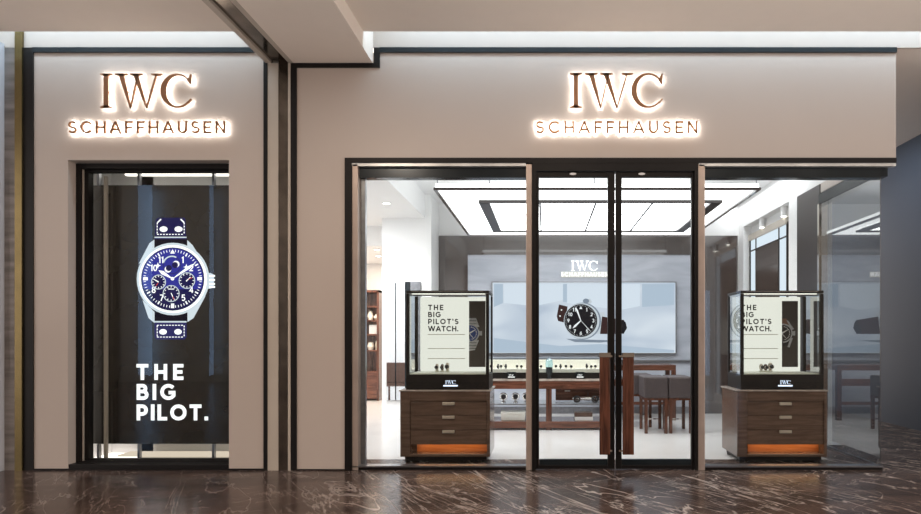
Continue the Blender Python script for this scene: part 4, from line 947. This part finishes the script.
# ==================================================================== LEFT: MIRROR, CHAIR, SHELVES
ym = 4.2; g = lambda p: PX(p, ym); q = lambda p: PZ(p, ym)
t = thing('wall_mirror', 'tall mirror with dark edge on the white wall left of the showcase', 'mirror', (g(398), ym-.03, q(400)))
MB().box(g(387), g(395.5), ym-.03, ym-.001, q(400), q(283)).box(g(396.5), g(405.5), ym-.03, ym-.001, q(400), q(283)).build('mirror_glass', [M_MIRROR], t)
MB().box(g(395.5), g(396.5), ym-.035, ym-.001, q(400), q(283)).box(g(405.5), g(411), ym-.05, ym-.001, q(400), q(282)).build('frame', [M_BLUEBLK], t)
MB().box(g(411), g(421), ym-.05, ym-.001, q(400), q(282)).build('side_panel', [M_STEEL], t)
x, yy = -2.95, 1.75
t = thing('leather_armchair', 'brown leather armchair with wooden arms seen in the tall mirror', 'chair', (x, yy, 0))
MB().box(x-.26, x+.26, yy-.25, yy+.25, .38, .47).build('seat', [M_BRLEATHER], t, bevel=.02)
MB().box(x-.26, x+.26, yy+.18, yy+.26, .47, .86).build('backrest', [M_BRLEATHER], t, bevel=.02)
for a in (x-.30, x+.265):
    MB().box(a, a+.035, yy-.25, yy+.24, .62, .655).build('armrest', [M_WOOD], t, bevel=.005)
    for b in (yy-.25, yy+.215): MB().box(a, a+.035, b, b+.035, 0, .62).build('leg', [M_WOOD], t, bevel=.004)
yk = 7.3; g = lambda p: PX(p, yk); q = lambda p: PZ(p, yk)
t = thing('shelf_unit', 'tall walnut shelf unit with goods in the room beyond the left window', 'shelf', (g(366), yk+.2, 0))
ka, kb = g(350), g(379)
m = MB(); m.box(ka, ka+.05, yk, yk+.4, 0, q(290)); m.box(kb-.05, kb, yk, yk+.4, 0, q(290)); m.box(ka, kb, yk+.38, yk+.4, 0, q(290)); m.box(ka, kb, yk, yk+.4, q(290)-.05, q(290))
m.build('carcass', [M_WOOD], t)
zsh = [q(371), q(350), q(334), q(320), q(306)]
for zz in zsh: MB().box(ka+.05, kb-.05, yk+.01, yk+.38, zz-.03, zz).build('shelf', [M_WOODX], t)
MB().box(ka+.05, kb-.05, yk-.0, yk+.38, 0.05, q(371)-.03).build('cupboard', [M_WOODX], t)
for k, (p, zz, h, lab) in enumerate(((368.5, zsh[3], .20, 'pale ornament on the upper shelf of the walnut shelf unit'), (375, zsh[3], .13, 'small pale ornament beside the larger one on the upper shelf'))):
    tag(MB().lathe(g(p), yk+.15, [(.04, zz), (.07, zz+h*.4), (.05, zz+h*.7), (.03, zz+h)], n=16).build('ornament', [M_CREAM], smooth=True), lab, 'ornament', 'shelf ornaments')
tag(MB().box(g(367.5), g(375.5), yk+.12, yk+.2, zsh[2], zsh[2]+.20).build('photo_box', [M_PWHITE], bevel=.005), 'square white box on the middle shelf of the walnut shelf unit', 'box')
tag(MB().lathe(g(369), yk+.15, [(.05, zsh[1]), (.08, zsh[1]+.08), (.05, zsh[1]+.16)], n=16).build('bowl', [M_CREAM], smooth=True), 'rounded pale bowl on the lower shelf of the walnut shelf unit', 'bowl')
tag(MB().lathe(g(375.5), yk+.15, [(.04, zsh[1]), (.05, zsh[1]+.12), (.03, zsh[1]+.2)], n=16).build('vase', [M_HANDLE], smooth=True), 'slim metal vase beside the bowl on the lower shelf', 'vase')

# ==================================================================== RIGHT NICHE LIGHT BOX
bx = X0+.13
t = thing('lit_wall_frame', 'cool white illuminated frame round a dark panel in the right wall bay', 'light', (bx, 3.7, .2))
yA, yB = 2.98, 4.68; za, zb3 = .2, 3.04
m = MB(); m.box(bx-.02, bx+.008, yA, yB, za, zb3); m.build('light_border', [E_COOLWIN], t)
m = MB(); m.box(bx-.03, bx-.021, 3.31, 4.39, za, 2.85); m.build('dark_panel', [M_PORTAL], t)
m = MB()
for a in (3.30, 4.38): m.box(bx-.035, bx-.02, a, a+.02, za, zb3)
m.box(bx-.035, bx-.02, yA, yB, 2.85, 2.87); m.box(bx-.04, bx+.008, yA-.03, yA, za, zb3+.03); m.box(bx-.04, bx+.008, yB, yB+.03, za, zb3+.03)
m.build('mullion', [M_BLACK], t)
MB().box(bx-.06, bx+.008, yA-.03, yB+.03, zb3, zb3+.10).build('lintel', [M_PIL], t)
for yy, wh in ((3.02, 'nearer'), (3.98, 'farther')):
    t = thing('cylinder_spotlight', 'white cylinder ceiling spotlight in the right wall bay, %s of two' % wh, 'light', (X0+.07, yy, 3.15), 'cylinder spotlights in the right wall bay')
    MB().tube((X0+.07, yy, 3.155), (X0+.07, yy, 3.30), .045, n=20).build('housing', [M_WHITE], t)
    MB().tube((X0+.07, yy, 3.15), (X0+.07, yy, 3.155), .036, n=20).build('lens', [E_SPOT], t)
